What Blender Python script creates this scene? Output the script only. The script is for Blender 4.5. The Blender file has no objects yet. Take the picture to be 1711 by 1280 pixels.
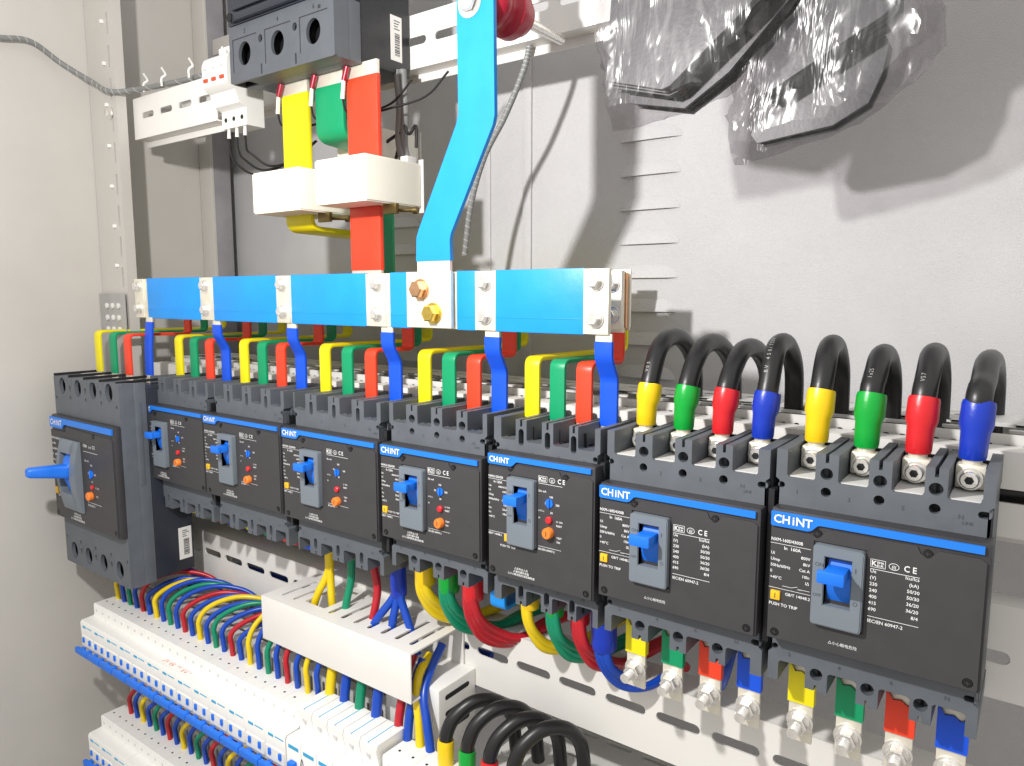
import bpy, bmesh, math, random
from mathutils import Vector, Matrix, noise
from mathutils.geometry import tessellate_polygon, delaunay_2d_cdt
random.seed(7)
S = 0.00048            # one drawing unit = 0.48 mm; origin at the camera, X right, Y into the cabinet, Z up
R = math.radians
scene = bpy.context.scene
C = scene.collection

# ------------------------------------------------------------------ camera, light, exposure
cam_d = bpy.data.cameras.new('camera'); cam = bpy.data.objects.new('camera', cam_d); C.objects.link(cam)
scene.camera = cam
cam_d.sensor_width = 36; cam_d.lens = 36 * 1225 / 1711
cam_d.clip_start = 0.01; cam_d.clip_end = 50
cam.rotation_euler = (R(90 - 7.0), 0, R(36.2))

world = bpy.data.worlds.new('World'); scene.world = world; world.use_nodes = True
wn = world.node_tree; wn.nodes.clear()
wo = wn.nodes.new('ShaderNodeOutputWorld'); wb = wn.nodes.new('ShaderNodeBackground')
wt = wn.nodes.new('ShaderNodeTexCoord'); wr = wn.nodes.new('ShaderNodeValToRGB'); ws = wn.nodes.new('ShaderNodeSeparateXYZ')
wm = wn.nodes.new('ShaderNodeMapRange'); wm.inputs[1].default_value = -1; wm.inputs[2].default_value = 1
wn.links.new(wt.outputs['Generated'], ws.inputs[0]); wn.links.new(ws.outputs[2], wm.inputs[0])
wn.links.new(wm.outputs[0], wr.inputs[0]); wn.links.new(wr.outputs[0], wb.inputs[0]); wn.links.new(wb.outputs[0], wo.inputs[0])
wr.color_ramp.elements[0].color = (0.38, 0.35, 0.32, 1); wr.color_ramp.elements[1].color = (0.82, 0.80, 0.77, 1)
wr.color_ramp.elements[0].position = 0.25; wr.color_ramp.elements[1].position = 0.75
wb.inputs[1].default_value = 0.84

lamp_d = bpy.data.lights.new('work_lamp', 'POINT'); lamp_d.energy = 17.5; lamp_d.shadow_soft_size = 0.016
lamp_d.color = (1.0, 0.975, 0.955)
lamp = bpy.data.objects.new('work_lamp', lamp_d); C.objects.link(lamp)
lamp.location = (-860 * S, 0, 510 * S)

scene.view_settings.view_transform = 'Standard'; scene.view_settings.look = 'None'
scene.view_settings.exposure = 0.46; scene.view_settings.gamma = 1.0
scene.render.engine = 'CYCLES'

# ------------------------------------------------------------------ materials
MATS = {}
def mat(name, col, rough=0.5, metal=0.0, bump=0.0, bscale=400, var=0.0, vscale=30, coat=0.0, spec=0.5):
    m = bpy.data.materials.new(name); m.use_nodes = True; n = m.node_tree; p = n.nodes['Principled BSDF']
    p.inputs['Base Color'].default_value = (*col, 1); p.inputs['Roughness'].default_value = rough
    p.inputs['Metallic'].default_value = metal; p.inputs['Coat Weight'].default_value = coat
    p.inputs['Specular IOR Level'].default_value = spec
    tc = n.nodes.new('ShaderNodeTexCoord')
    if bump:
        t = n.nodes.new('ShaderNodeTexNoise'); t.inputs['Scale'].default_value = bscale; t.inputs['Detail'].default_value = 3
        b = n.nodes.new('ShaderNodeBump'); b.inputs['Strength'].default_value = bump; b.inputs['Distance'].default_value = 0.001
        n.links.new(tc.outputs['Object'], t.inputs['Vector']); n.links.new(t.outputs[0], b.inputs['Height'])
        n.links.new(b.outputs[0], p.inputs['Normal'])
    if var:
        t = n.nodes.new('ShaderNodeTexNoise'); t.inputs['Scale'].default_value = vscale; t.inputs['Detail'].default_value = 5
        r = n.nodes.new('ShaderNodeValToRGB')
        r.color_ramp.elements[0].position = 0.3; r.color_ramp.elements[1].position = 0.7
        r.color_ramp.elements[0].color = (*[c * (1 - var) for c in col], 1)
        r.color_ramp.elements[1].color = (*[min(1, c * (1 + var)) for c in col], 1)
        n.links.new(tc.outputs['Object'], t.inputs['Vector']); n.links.new(t.outputs[0], r.inputs[0])
        n.links.new(r.outputs[0], p.inputs['Base Color'])
        q = n.nodes.new('ShaderNodeMapRange'); q.inputs[3].default_value = max(0.03, rough - 0.08); q.inputs[4].default_value = rough + 0.1
        n.links.new(t.outputs[0], q.inputs[0]); n.links.new(q.outputs[0], p.inputs['Roughness'])
    MATS[name] = m
    return m
mat('panel', (0.575, 0.572, 0.58), 0.34, bump=0.85, bscale=1000, var=0.05, vscale=11)
mat('side', (0.53, 0.51, 0.475), 0.45, bump=0.2, bscale=900, var=0.045, vscale=7)
mat('rail', (0.80, 0.785, 0.75), 0.38, bump=0.05, bscale=500, var=0.02, vscale=20)
mat('duct', (0.66, 0.655, 0.63), 0.5, bump=0.05, bscale=300, var=0.03)
mat('ivory', (0.86, 0.84, 0.74), 0.42, var=0.02, vscale=20)
mat('white', (0.86, 0.855, 0.82), 0.38, var=0.02, vscale=40)
mat('grey', (0.105, 0.118, 0.135), 0.48, bump=0.10, bscale=1500, var=0.08, vscale=60)
mat('black', (0.034, 0.033, 0.036), 0.42, bump=0.08, bscale=2200, var=0.06, vscale=60)
mat('gloss_black', (0.018, 0.019, 0.022), 0.28, var=0.1, vscale=50)
mat('rear_black', (0.022, 0.026, 0.038), 0.35, var=0.1, vscale=30)
mat('face', (0.046, 0.044, 0.047), 0.50, bump=0.06, bscale=2500, var=0.05, vscale=60)
mat('frame_grey', (0.17, 0.20, 0.23), 0.42, bump=0.04, bscale=1200, var=0.05)
mat('stripe', (0.012, 0.19, 0.72), 0.35)
mat('toggle', (0.010, 0.17, 0.78), 0.38, var=0.04)
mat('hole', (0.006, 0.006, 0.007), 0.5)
mat('ink', (0.80, 0.80, 0.80), 0.5)
mat('ink_black', (0.03, 0.03, 0.035), 0.5)
mat('ink_grey', (0.07, 0.075, 0.085), 0.5)
mat('ink_red', (0.60, 0.10, 0.05), 0.5)
mat('ink_blue', (0.05, 0.40, 0.68), 0.5)
mat('paper', (0.78, 0.77, 0.74), 0.6)
mat('yellow_button', (0.85, 0.50, 0.02), 0.4)
mat('orange_button', (0.85, 0.22, 0.03), 0.35)
mat('toggle_red', (0.60, 0.07, 0.02), 0.4)
mat('red_button', (0.70, 0.02, 0.03), 0.35)
for nm, c in dict(bar_yellow=(0.86, 0.74, 0.004), bar_green=(0.0, 0.30, 0.12), bar_red=(0.84, 0.055, 0.018), bar_blue=(0.004, 0.085, 0.70), bar_sky=(0.008, 0.29, 0.82)).items():
    mat(nm, c, 0.40, bump=0.30, bscale=75, var=0.06, vscale=25)
for nm, c in dict(slv_yellow=(0.86, 0.55, 0.005), slv_green=(0.0, 0.33, 0.035), slv_red=(0.62, 0.014, 0.02), slv_blue=(0.005, 0.035, 0.42)).items():
    mat(nm, c, 0.30, bump=0.18, bscale=220, var=0.05, vscale=60)
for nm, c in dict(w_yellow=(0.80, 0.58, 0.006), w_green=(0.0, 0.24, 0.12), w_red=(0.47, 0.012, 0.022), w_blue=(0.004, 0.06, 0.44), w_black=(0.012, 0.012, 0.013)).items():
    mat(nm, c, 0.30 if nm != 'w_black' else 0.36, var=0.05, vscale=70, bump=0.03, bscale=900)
mat('maroon', (0.30, 0.006, 0.025), 0.3)
mat('epoxy_red', (0.42, 0.012, 0.035), 0.35)
mat('tin', (0.84, 0.80, 0.68), 0.42, 0.45, bump=0.10, bscale=120, var=0.07, vscale=90)
mat('steel', (0.86, 0.84, 0.80), 0.26, 0.75, bump=0.05, bscale=700, var=0.08, vscale=200)
mat('copper', (0.85, 0.50, 0.28), 0.32, 1.0, var=0.12, vscale=150)
mat('brass', (0.85, 0.62, 0.14), 0.30, 1.0, var=0.12, vscale=150)
mat('dark_brass', (0.20, 0.15, 0.06), 0.35, 1.0)
mat('spiral', (0.20, 0.205, 0.20), 0.55)
mat('spiral_light', (0.42, 0.42, 0.40), 0.55)
mat('cover_grey', (0.068, 0.066, 0.073), 0.38, bump=0.1, bscale=300, var=0.15, vscale=20)
mat('plate_grey', (0.36, 0.355, 0.34), 0.5, var=0.08)
mat('shield_grey', (0.095, 0.105, 0.12), 0.45, bump=0.08, bscale=1200, var=0.07, vscale=50)
mat('shade_grey', (0.27, 0.26, 0.275), 0.38, bump=0.1, bscale=300, var=0.15, vscale=20)
# crumpled clear film
fm = bpy.data.materials.new('film'); fm.use_nodes = True; n = fm.node_tree; n.nodes.clear()
fo = n.nodes.new('ShaderNodeOutputMaterial'); mx = n.nodes.new('ShaderNodeMixShader'); tr = n.nodes.new('ShaderNodeBsdfTransparent')
tr.inputs[0].default_value = (0.80, 0.79, 0.80, 1)
gl = n.nodes.new('ShaderNodeBsdfGlossy'); gl.inputs['Color'].default_value = (0.028, 0.028, 0.028, 1); gl.inputs['Roughness'].default_value = 0.24
df = n.nodes.new('ShaderNodeBsdfDiffuse'); df.inputs[0].default_value = (0.62, 0.61, 0.62, 1)
ash = n.nodes.new('ShaderNodeAddShader')
tcf = n.nodes.new('ShaderNodeTexCoord'); mp = n.nodes.new('ShaderNodeMapping'); mp.inputs['Scale'].default_value = (1.0, 0.5, 0.28)
mp.inputs['Rotation'].default_value = (0, R(-24), 0)
n1 = n.nodes.new('ShaderNodeTexNoise'); n1.inputs['Scale'].default_value = 30; n1.inputs['Detail'].default_value = 3; n1.inputs['Distortion'].default_value = 1.5
bf = n.nodes.new('ShaderNodeBump'); bf.inputs['Strength'].default_value = 1.0; bf.inputs['Distance'].default_value = 0.005
n2 = n.nodes.new('ShaderNodeTexNoise'); n2.inputs['Scale'].default_value = 55; n2.inputs['Detail'].default_value = 3; n2.inputs['Distortion'].default_value = 2
cr = n.nodes.new('ShaderNodeValToRGB'); cr.color_ramp.elements[0].position = 0.50; cr.color_ramp.elements[0].color = (0.05,)*3 + (1,)
cr.color_ramp.elements[1].position = 0.74; cr.color_ramp.elements[1].color = (0.22,)*3 + (1,)
n.links.new(tcf.outputs['Object'], mp.inputs[0]); n.links.new(mp.outputs[0], n1.inputs['Vector']); n.links.new(mp.outputs[0], n2.inputs['Vector'])
n.links.new(n1.outputs[0], bf.inputs['Height']); n.links.new(bf.outputs[0], gl.inputs['Normal'])
n.links.new(n2.outputs[0], cr.inputs[0]); n.links.new(cr.outputs[0], mx.inputs[0])
n.links.new(tr.outputs[0], ash.inputs[0]); n.links.new(gl.outputs[0], ash.inputs[1])
n.links.new(ash.outputs[0], mx.inputs[1]); n.links.new(df.outputs[0], mx.inputs[2]); n.links.new(mx.outputs[0], fo.inputs[0])
MATS['film'] = fm

# ------------------------------------------------------------------ mesh helpers
def fillet(pts, r, n=5):
    pts = [Vector(p) for p in pts]; out = [pts[0]]
    for i in range(1, len(pts) - 1):
        a, b, c = pts[i-1], pts[i], pts[i+1]
        d1 = (a - b); d2 = (c - b); k = min(r, d1.length * 0.49, d2.length * 0.49)
        p, q = b + d1.normalized() * k, b + d2.normalized() * k
        for j in range(n + 1):
            t = j / n
            out.append(p * (1-t)**2 + b * 2*t*(1-t) + q * t*t)
    out.append(pts[-1]); return out
def smooth(pts, n=6):
    pts = [Vector(p) for p in pts]; P = [pts[0] * 2 - pts[1]] + pts + [pts[-1] * 2 - pts[-2]]; out = []
    for i in range(1, len(P) - 2):
        for j in range(n):
            t = j / n; a, b, c, d = P[i-1], P[i], P[i+1], P[i+2]
            out.append(0.5 * ((2*b) + (c-a)*t + (2*a-5*b+4*c-d)*t*t + (3*b-a-3*c+d)*t**3))
    out.append(pts[-1]); return out
def circ(cx, cy, rx, ry=None, n=16):
    ry = ry or rx
    return [(cx + rx*math.cos(2*math.pi*i/n), cy + ry*math.sin(2*math.pi*i/n)) for i in range(n)]
def slot(cx, cy, w, h, n=5):
    r = min(w, h) / 2; out = []
    if w >= h:
        for s, a0 in ((1, -90), (-1, 90)):
            for i in range(n + 1):
                a = R(a0 + 180 * i / n); out.append((cx + s*(w/2 - r) + r*math.cos(a), cy + r*math.sin(a)))
    else:
        for s, a0 in ((1, 0), (-1, 180)):
            for i in range(n + 1):
                a = R(a0 + 180 * i / n); out.append((cx + r*math.cos(a), cy + s*(h/2 - r) + r*math.sin(a)))
    return out
def rrect(x0, z0, x1, z1, r=3, n=3):
    out = []
    for cx, cz, a0 in ((x1-r, z1-r, 0), (x0+r, z1-r, 90), (x0+r, z0+r, 180), (x1-r, z0+r, 270)):
        for i in range(n + 1):
            a = R(a0 + 90*i/n); out.append((cx + r*math.cos(a), cz + r*math.sin(a)))
    return out
def rect(x0, z0, x1, z1): return [(x0, z0), (x1, z0), (x1, z1), (x0, z1)]
class MB:
    def __init__(s): s.bm = bmesh.new()
    def _emit(s, vs, fs):
        v = [s.bm.verts.new(p) for p in vs]
        for f in fs:
            try: s.bm.faces.new([v[i] for i in f])
            except ValueError: pass
        return v
    def box(s, x0, x1, y0, y1, z0, z1, bev=0, M=None):
        t = bmesh.new()
        vs = [t.verts.new((x, y, z)) for x in (x0, x1) for y in (y0, y1) for z in (z0, z1)]
        for f in ((0,1,3,2), (4,6,7,5), (0,4,5,1), (2,3,7,6), (0,2,6,4), (1,5,7,3)): t.faces.new([vs[i] for i in f])
        bmesh.ops.recalc_face_normals(t, faces=t.faces)
        if bev: bmesh.ops.bevel(t, geom=t.edges[:], offset=bev, segments=2, affect='EDGES', profile=0.6)
        if M is not None: bmesh.ops.transform(t, matrix=M, verts=t.verts)
        s.merge(t); return s
    def merge(s, t):
        me = bpy.data.meshes.new('t'); t.to_mesh(me); t.free(); s.bm.from_mesh(me); bpy.data.meshes.remove(me)
    def plate(s, outer, d0, d1, holes=(), axis='Y', M=None):
        """outline (a,b) extruded from d0 to d1 along axis, with through holes; Y:(x,z) X:(y,z) Z:(x,y)"""
        loops = [outer] + list(holes)
        flat = [p for l in loops for p in l]
        tris = tessellate_polygon([[Vector((p[0], p[1], 0)) for p in l] for l in loops])
        mk = {'Y': lambda a, b, d: (a, d, b), 'X': lambda a, b, d: (d, a, b), 'Z': lambda a, b, d: (a, b, d)}[axis]
        t = bmesh.new(); N = len(flat)
        V = [t.verts.new(mk(p[0], p[1], d0)) for p in flat] + [t.verts.new(mk(p[0], p[1], d1)) for p in flat]
        for tr_ in tris:
            a, b, c = tr_
            try: t.faces.new((V[a], V[b], V[c])); t.faces.new((V[c+N], V[b+N], V[a+N]))
            except ValueError: pass
        i0 = 0
        for l in loops:
            k = len(l)
            for i in range(k):
                j = (i + 1) % k
                try: t.faces.new((V[i0+i], V[i0+j], V[i0+j+N], V[i0+i+N]))
                except ValueError: pass
            i0 += k
        bmesh.ops.recalc_face_normals(t, faces=t.faces)
        if M is not None: bmesh.ops.transform(t, matrix=M, verts=t.verts)
        s.merge(t); return s
    def cyl(s, p0, p1, r0, r1=None, n=16, cap=True):
        return s.tube([p0, p1], [r0, r0 if r1 is None else r1], n, cap)
    def tube(s, pts, r, n=10, cap=True, squash=None):
        pts = [Vector(p) for p in pts]; k = len(pts)
        if not isinstance(r, (list, tuple)): r = [r] * k
        t0 = (pts[1] - pts[0]).normalized(); up = Vector((0, 0, 1)) if abs(t0.z) < 0.9 else Vector((1, 0, 0))
        u = t0.cross(up).normalized(); rings = []
        for i in range(k):
            t = (pts[min(i+1, k-1)] - pts[max(i-1, 0)]).normalized()
            u = (u - t * u.dot(t)).normalized(); v = t.cross(u)
            rings.append([s.bm.verts.new(pts[i] + (u*math.cos(2*math.pi*j/n) + v*math.sin(2*math.pi*j/n)) * r[i]) for j in range(n)])
        for a, b in zip(rings, rings[1:]):
            for j in range(n): s.bm.faces.new((a[j], a[(j+1) % n], b[(j+1) % n], b[j]))
        if cap:
            s.bm.faces.new(rings[0][::-1]); s.bm.faces.new(rings[-1])
        return s
    def ribbon(s, pts, w, th, wd=(1, 0, 0), b=2.0):
        """flat bar of width w and thickness th swept along pts, width along wd"""
        pts = [Vector(p) for p in pts]; wd = Vector(wd); k = len(pts); rings = []
        hw, ht = w/2, th/2; b = min(b, ht*0.9)
        prof = [(-hw+b, -ht), (hw-b, -ht), (hw-b*.3, -ht+b*.3), (hw, -ht+b), (hw, ht-b), (hw-b*.3, ht-b*.3), (hw-b, ht), (-hw+b, ht), (-hw+b*.3, ht-b*.3), (-hw, ht-b), (-hw, -ht+b), (-hw+b*.3, -ht+b*.3)]
        for i in range(k):
            t = (pts[min(i+1, k-1)] - pts[max(i-1, 0)]).normalized(); nn = t.cross(wd).normalized()
            rings.append([s.bm.verts.new(pts[i] + wd * a + nn * c) for a, c in prof])
        m = len(prof)
        for a, c in zip(rings, rings[1:]):
            for j in range(m): s.bm.faces.new((a[j], a[(j+1) % m], c[(j+1) % m], c[j]))
        s.bm.faces.new(rings[0][::-1]); s.bm.faces.new(rings[-1]); return s
    def hexbolt(s, p, axis, r, h, washer=1.35, dome=True):
        """hex head at p standing h along axis"""
        p = Vector(p); a = Vector(axis).normalized()
        if washer: s.tube([p, p + a*h*0.18], r*washer, 20); s.tube([p + a*h*0.18, p + a*h*0.32], r*1.12, 20)
        s.tube([p + a*h*0.32, p + a*h*0.9, p + a*h], [r, r, r*0.86], 6); return s
    def text(s, body, x, z, size, y=-0.5, align='LEFT', off=0.0, sx=1.0, M=None, res=2):
        c = bpy.data.curves.new('t', 'FONT'); c.body = body; c.size = size; c.align_x = align; c.resolution_u = res; c.offset = off
        o = bpy.data.objects.new('t', c); me = bpy.data.meshes.new_from_object(o)
        m4 = Matrix.Translation((x, y, z)) @ Matrix.Rotation(R(90), 4, 'X') @ Matrix.Diagonal((sx, 1, 1, 1))
        if M is not None: m4 = M @ m4
        me.transform(m4); s.bm.from_mesh(me)
        bpy.data.objects.remove(o); bpy.data.curves.remove(c); bpy.data.meshes.remove(me); return s
    def line(s, x0, x1, z, t=0.5, y=-0.5, z2=None):
        z2 = z if z2 is None else z2
        s._emit([(x0, y, z-t/2), (x1, y, z2-t/2), (x1, y, z2+t/2), (x0, y, z+t/2)], [(0, 1, 2, 3)]); return s
    def build(s, name, m, parent=None, loc=None, rot=None, flat=False, ang=38, recalc=False):
        me = bpy.data.meshes.new(name)
        if recalc: bmesh.ops.recalc_face_normals(s.bm, faces=s.bm.faces)
        for v in s.bm.verts: v.co *= S
        if not flat:
            for f in s.bm.faces: f.smooth = True
        s.bm.to_mesh(me); s.bm.free()
        if not flat: me.set_sharp_from_angle(angle=R(ang))
        me.materials.append(MATS[m]); o = bpy.data.objects.new(name, me); C.objects.link(o)
        if parent: o.parent = parent
        if loc: o.location = Vector(loc) * S
        if rot: o.rotation_euler = rot
        return o
def thing(name, label, cat, loc=(0, 0, 0), group=None, rot=None):
    o = bpy.data.objects.new(name, None); C.objects.link(o); o.location = Vector(loc) * S; o.empty_display_size = 0.01
    if rot: o.rotation_euler = rot
    return tag(o, label, cat, group)
def tag(o, label, cat, group=None):
    o['label'] = label; o['category'] = cat
    if group: o['group'] = group
    return o
def kids(o): return [x for x in bpy.data.objects if x.parent == o]
def dup(o, loc=None, parent=None, label=None):
    c = o.copy(); C.objects.link(c)
    if parent: c.parent = parent
    if loc: c.location = Vector(loc) * S
    if label: c['label'] = label
    for k in kids(o): dup(k, parent=c)
    return c
ORD = ['first', 'second', 'third', 'fourth', 'fifth', 'sixth', 'seventh', 'eighth', 'ninth', 'tenth', 'eleventh', 'twelfth', 'thirteenth', 'fourteenth', 'fifteenth', 'sixteenth']

# ------------------------------------------------------------------ cabinet shell
YW = 1580
cab = thing('electrical_cabinet', 'light grey powder coated metal cabinet shell behind all the breakers and bars', 'cabinet', (-2420, YW, -1500))
def cp(x, y, z): return (x + 2420, y - YW, z + 1500)
def cbox(name, x0, x1, y0, y1, z0, z1, m='panel', bev=2, parent=None):
    a = cp(x0, y0, z0); b = cp(x1, y1, z1)
    return MB().box(a[0], b[0], a[1], b[1], a[2], b[2], bev).build(name, m, parent or cab)
back = cbox('back_panel', -2420, 900, YW, YW + 12, -2100, 1700)
side = cbox('side_panel', -2436, -2422, 250, YW + 12, -2100, 1700, 'side')
cbox('bottom_panel', -2436, 900, 700, YW + 12, -2120, -2102)
# corner post with a slotted front flange
px0, px1 = -2421, -2262
hl = [slot(2420 - 2288, 1500 + z, 9, 62) for z in range(-1240, 1500, 92)]
MB().plate(rect(1, -500, px1 + 2420, 3100), 1120 - YW, 1124 - YW, hl).plate(rect(px1 + 2416, -500, px1 + 2420, 3100), 1124 - YW, 1150 - YW).build('corner_post', 'side', cab)
cbox('rear_post', -2420, -2352, 1470, 1482, -2100, 1700, 'side'); cbox('rear_post', -2366, -2352, 1482, 1545, -2100, 1700, 'shade_grey')  # shade on the rear post's inner side is painted in as a darker grey
cbox('panel_rib', -1118, -1092, YW - 7, YW + 1, -1000, 1700); cbox('panel_rib', -1245, -1225, YW - 5, YW + 1, -1000, 1700)
cbox('top_flange', -2420, -1700, 1500, YW, 800, 850, 'side')
def louvre_bm(w, h, d):
    m = MB(); n = 14; rows = 5; V = []
    for j in range(rows):
        t = j / (rows - 1)
        for i in range(n):
            u = i / (n - 1); x = (u - 0.5) * w
            prof = max(0, 1 - abs(2*u - 1)**5)
            z = -t * h * 1.0 - (1 - t) * (1 - prof) * h * 0.75
            V.append(m.bm.verts.new((x, -d * prof * (t ** 0.8), z)))
    for j in range(rows - 1):
        for i in range(n - 1):
            m.bm.faces.new((V[j*n+i], V[j*n+i+1], V[(j+1)*n+i+1], V[(j+1)*n+i]))
    a = [V[(rows-1)*n+i] for i in range(n)]
    b = [m.bm.verts.new((v.co.x, 2, v.co.z + 1)) for v in a]
    for i in range(n - 1): m.bm.faces.new((a[i+1], a[i], b[i], b[i+1]))
    return m
lv = louvre_bm(152, 30, 9).build('louvre', 'panel', cab, loc=cp(-765, YW - 0.5, 378))
for cx_, zs in ((-765, range(300, -900, -78)), (-1560, range(300, -900, -78))):
    for z in zs: dup(lv, cp(cx_, YW - 0.5, z), cab)
for z in range(-1100, 1000, 118):     # little plastic clips poking out of the post
    m = MB().box(-2262 + 2420 - 55, -2262 + 2420 - 46, 1112 - YW, 1121 - YW, z + 1500, z + 1510, 2); m.build('clip', 'white', cab)
pp = MB().box(0, 158, 0, 4, 0, 330, 1); pp = pp.build('hinge_plate', 'plate_grey', cab, loc=cp(-2421, 1108, -330))
for i in range(3):
    for j in range(3): MB().tube([(50 + 36*i, 0, 220 + 36*j), (50 + 36*i, -4, 220 + 36*j), (50 + 36*i, -6, 220 + 36*j)], [9, 9, 6], 14).build('rivet', 'duct', pp)
MB().hexbolt(cp(-2300, 1119, 532), (0, -1, 0), 13, 12).build('bolt', 'steel', cab)

# ------------------------------------------------------------------ mounting rails
def rail(label, x0, x1, y, z0, z1, zs, first, pitch, ln, lh, depth=46, skip=()):
    t = thing('mounting_rail', label, 'mounting rail', (x0, y, z0), 'slotted rails across the cabinet')
    hs = []; x = first
    while x < x1 - ln/2 - 4:
        if x > x0 + ln/2 + 4: hs.append(slot(x - x0, zs - z0, ln, lh))
        x += pitch
    w, h = x1 - x0, z1 - z0
    MB().plate(rrect(0, 0, w, h, 3), 0, 4, hs).build('front_face', 'rail', t)
    MB().box(0, w, 3, depth, h - 4, h, 1.2).box(0, w, 3, depth, 0, 4, 1.2).box(0, w, depth - 4, depth, -18, 4, 1).build('flange', 'rail', t)
    return t
top_rail = rail('upper slotted white rail behind the incoming breaker and the blue link', -2275, 500, 1333, 530, 652, 592, -2275 + 95, 114, 88, 19)
rail('short upper slotted rail piece between the corner post and the small white breaker', -2262, -1832, 1170, 458, 576, 522, -2182, 100, 68, 17, 40)
low_rail = rail('wide white slotted rail running under the whole row of breakers', -2240, 500, 1170, -850, -708, -768, -2240 + 72, 105, 84, 19, 70)
rail('slotted rail behind the tops of the breakers, seen at right', -2240, 500, 1172, -330, -212, -273, -18 - 105*21, 105, 84, 19)
rail('slotted rail behind the middle of the breakers, seen at right', -2240, 500, 1172, -562, -425, -501, -52 - 105*21, 105, 84, 19)

# ------------------------------------------------------------------ cable trunking (grey slotted duct)
def trunk(label, x0, x1, y0, y1, zt, h, rows=3):
    t = thing('cable_trunking', label, 'cable trunking', (x0, y0, zt - h))
    hs = []; w = x1 - x0; d = y1 - y0
    x = 40
    while x < w - 40:
        for r_ in range(rows):
            hs.append(slot(x + (r_ % 2) * 30, d * (r_ + 0.7) / (rows + 0.4), 62, 13, 3))
        x += 84
    MB().plate(rrect(0, 0, w, d, 4), h - 4, h, hs, axis='Z').build('lid', 'duct', t)
    fh = [rrect(x, 12, x + 9, h - 14, 3, 2) for x in range(12, int(w) - 20, 22)]
    MB().plate(rect(0, 0, w, h - 4), 0, 3, fh).box(0, w, d - 3, d, 0, h - 4).box(0, w, 3, d - 3, 0, 3).build('trough', 'duct', t)
    return t
trunk('long grey slotted duct lying behind the breaker tops, cables dropping into it', -2230, 130, 1225, 1420, -197, 130)
trunk('grey slotted duct under the upper row of small breakers wires', -2230, -1010, 1062, 1168, -905, 150, 2)
trunk('grey slotted duct behind the lower row of small breakers', -2240, -1010, 1062, 1168, -1262, 150, 2)
trunk('grey slotted duct low behind the black loops of cable', -900, 300, 1120, 1400, -985, 130)

# ------------------------------------------------------------------ moulded case breakers
def sticker(parent, x, y, z, w, h, M=None):
    """printed white label facing +X: width along y, height along z"""
    t = MB().box(x, x + 0.8, y, y + w, z, z + h).build('sticker', 'paper', parent)
    b = MB(); random.seed(3); zz = z + h * 0.12
    while zz < z + h * 0.62:
        hgt = random.choice((1, 1.6, 2.6)); b.box(x + 0.8, x + 1.1, y + w*0.36, y + w*0.80, zz, zz + hgt); zz += hgt + random.choice((1.2, 2))
    for i in range(4): b.box(x + 0.8, x + 1.1, y + w*0.3, y + w*(0.55 + 0.3*random.random()), z + h*(0.70 + 0.06*i), z + h*(0.72 + 0.06*i))
    b.build('barcode', 'ink_black', t); return t

def stripe_outline(W, k=1.0):
    return [(1.5, -4*k), (1.5, -22*k), (3, -24*k), (50, -24*k), (55, -22*k), (62, -14.5*k), (66, -13.5*k), (W - 7, -13.5*k), (W - 7, -4*k)]

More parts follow.
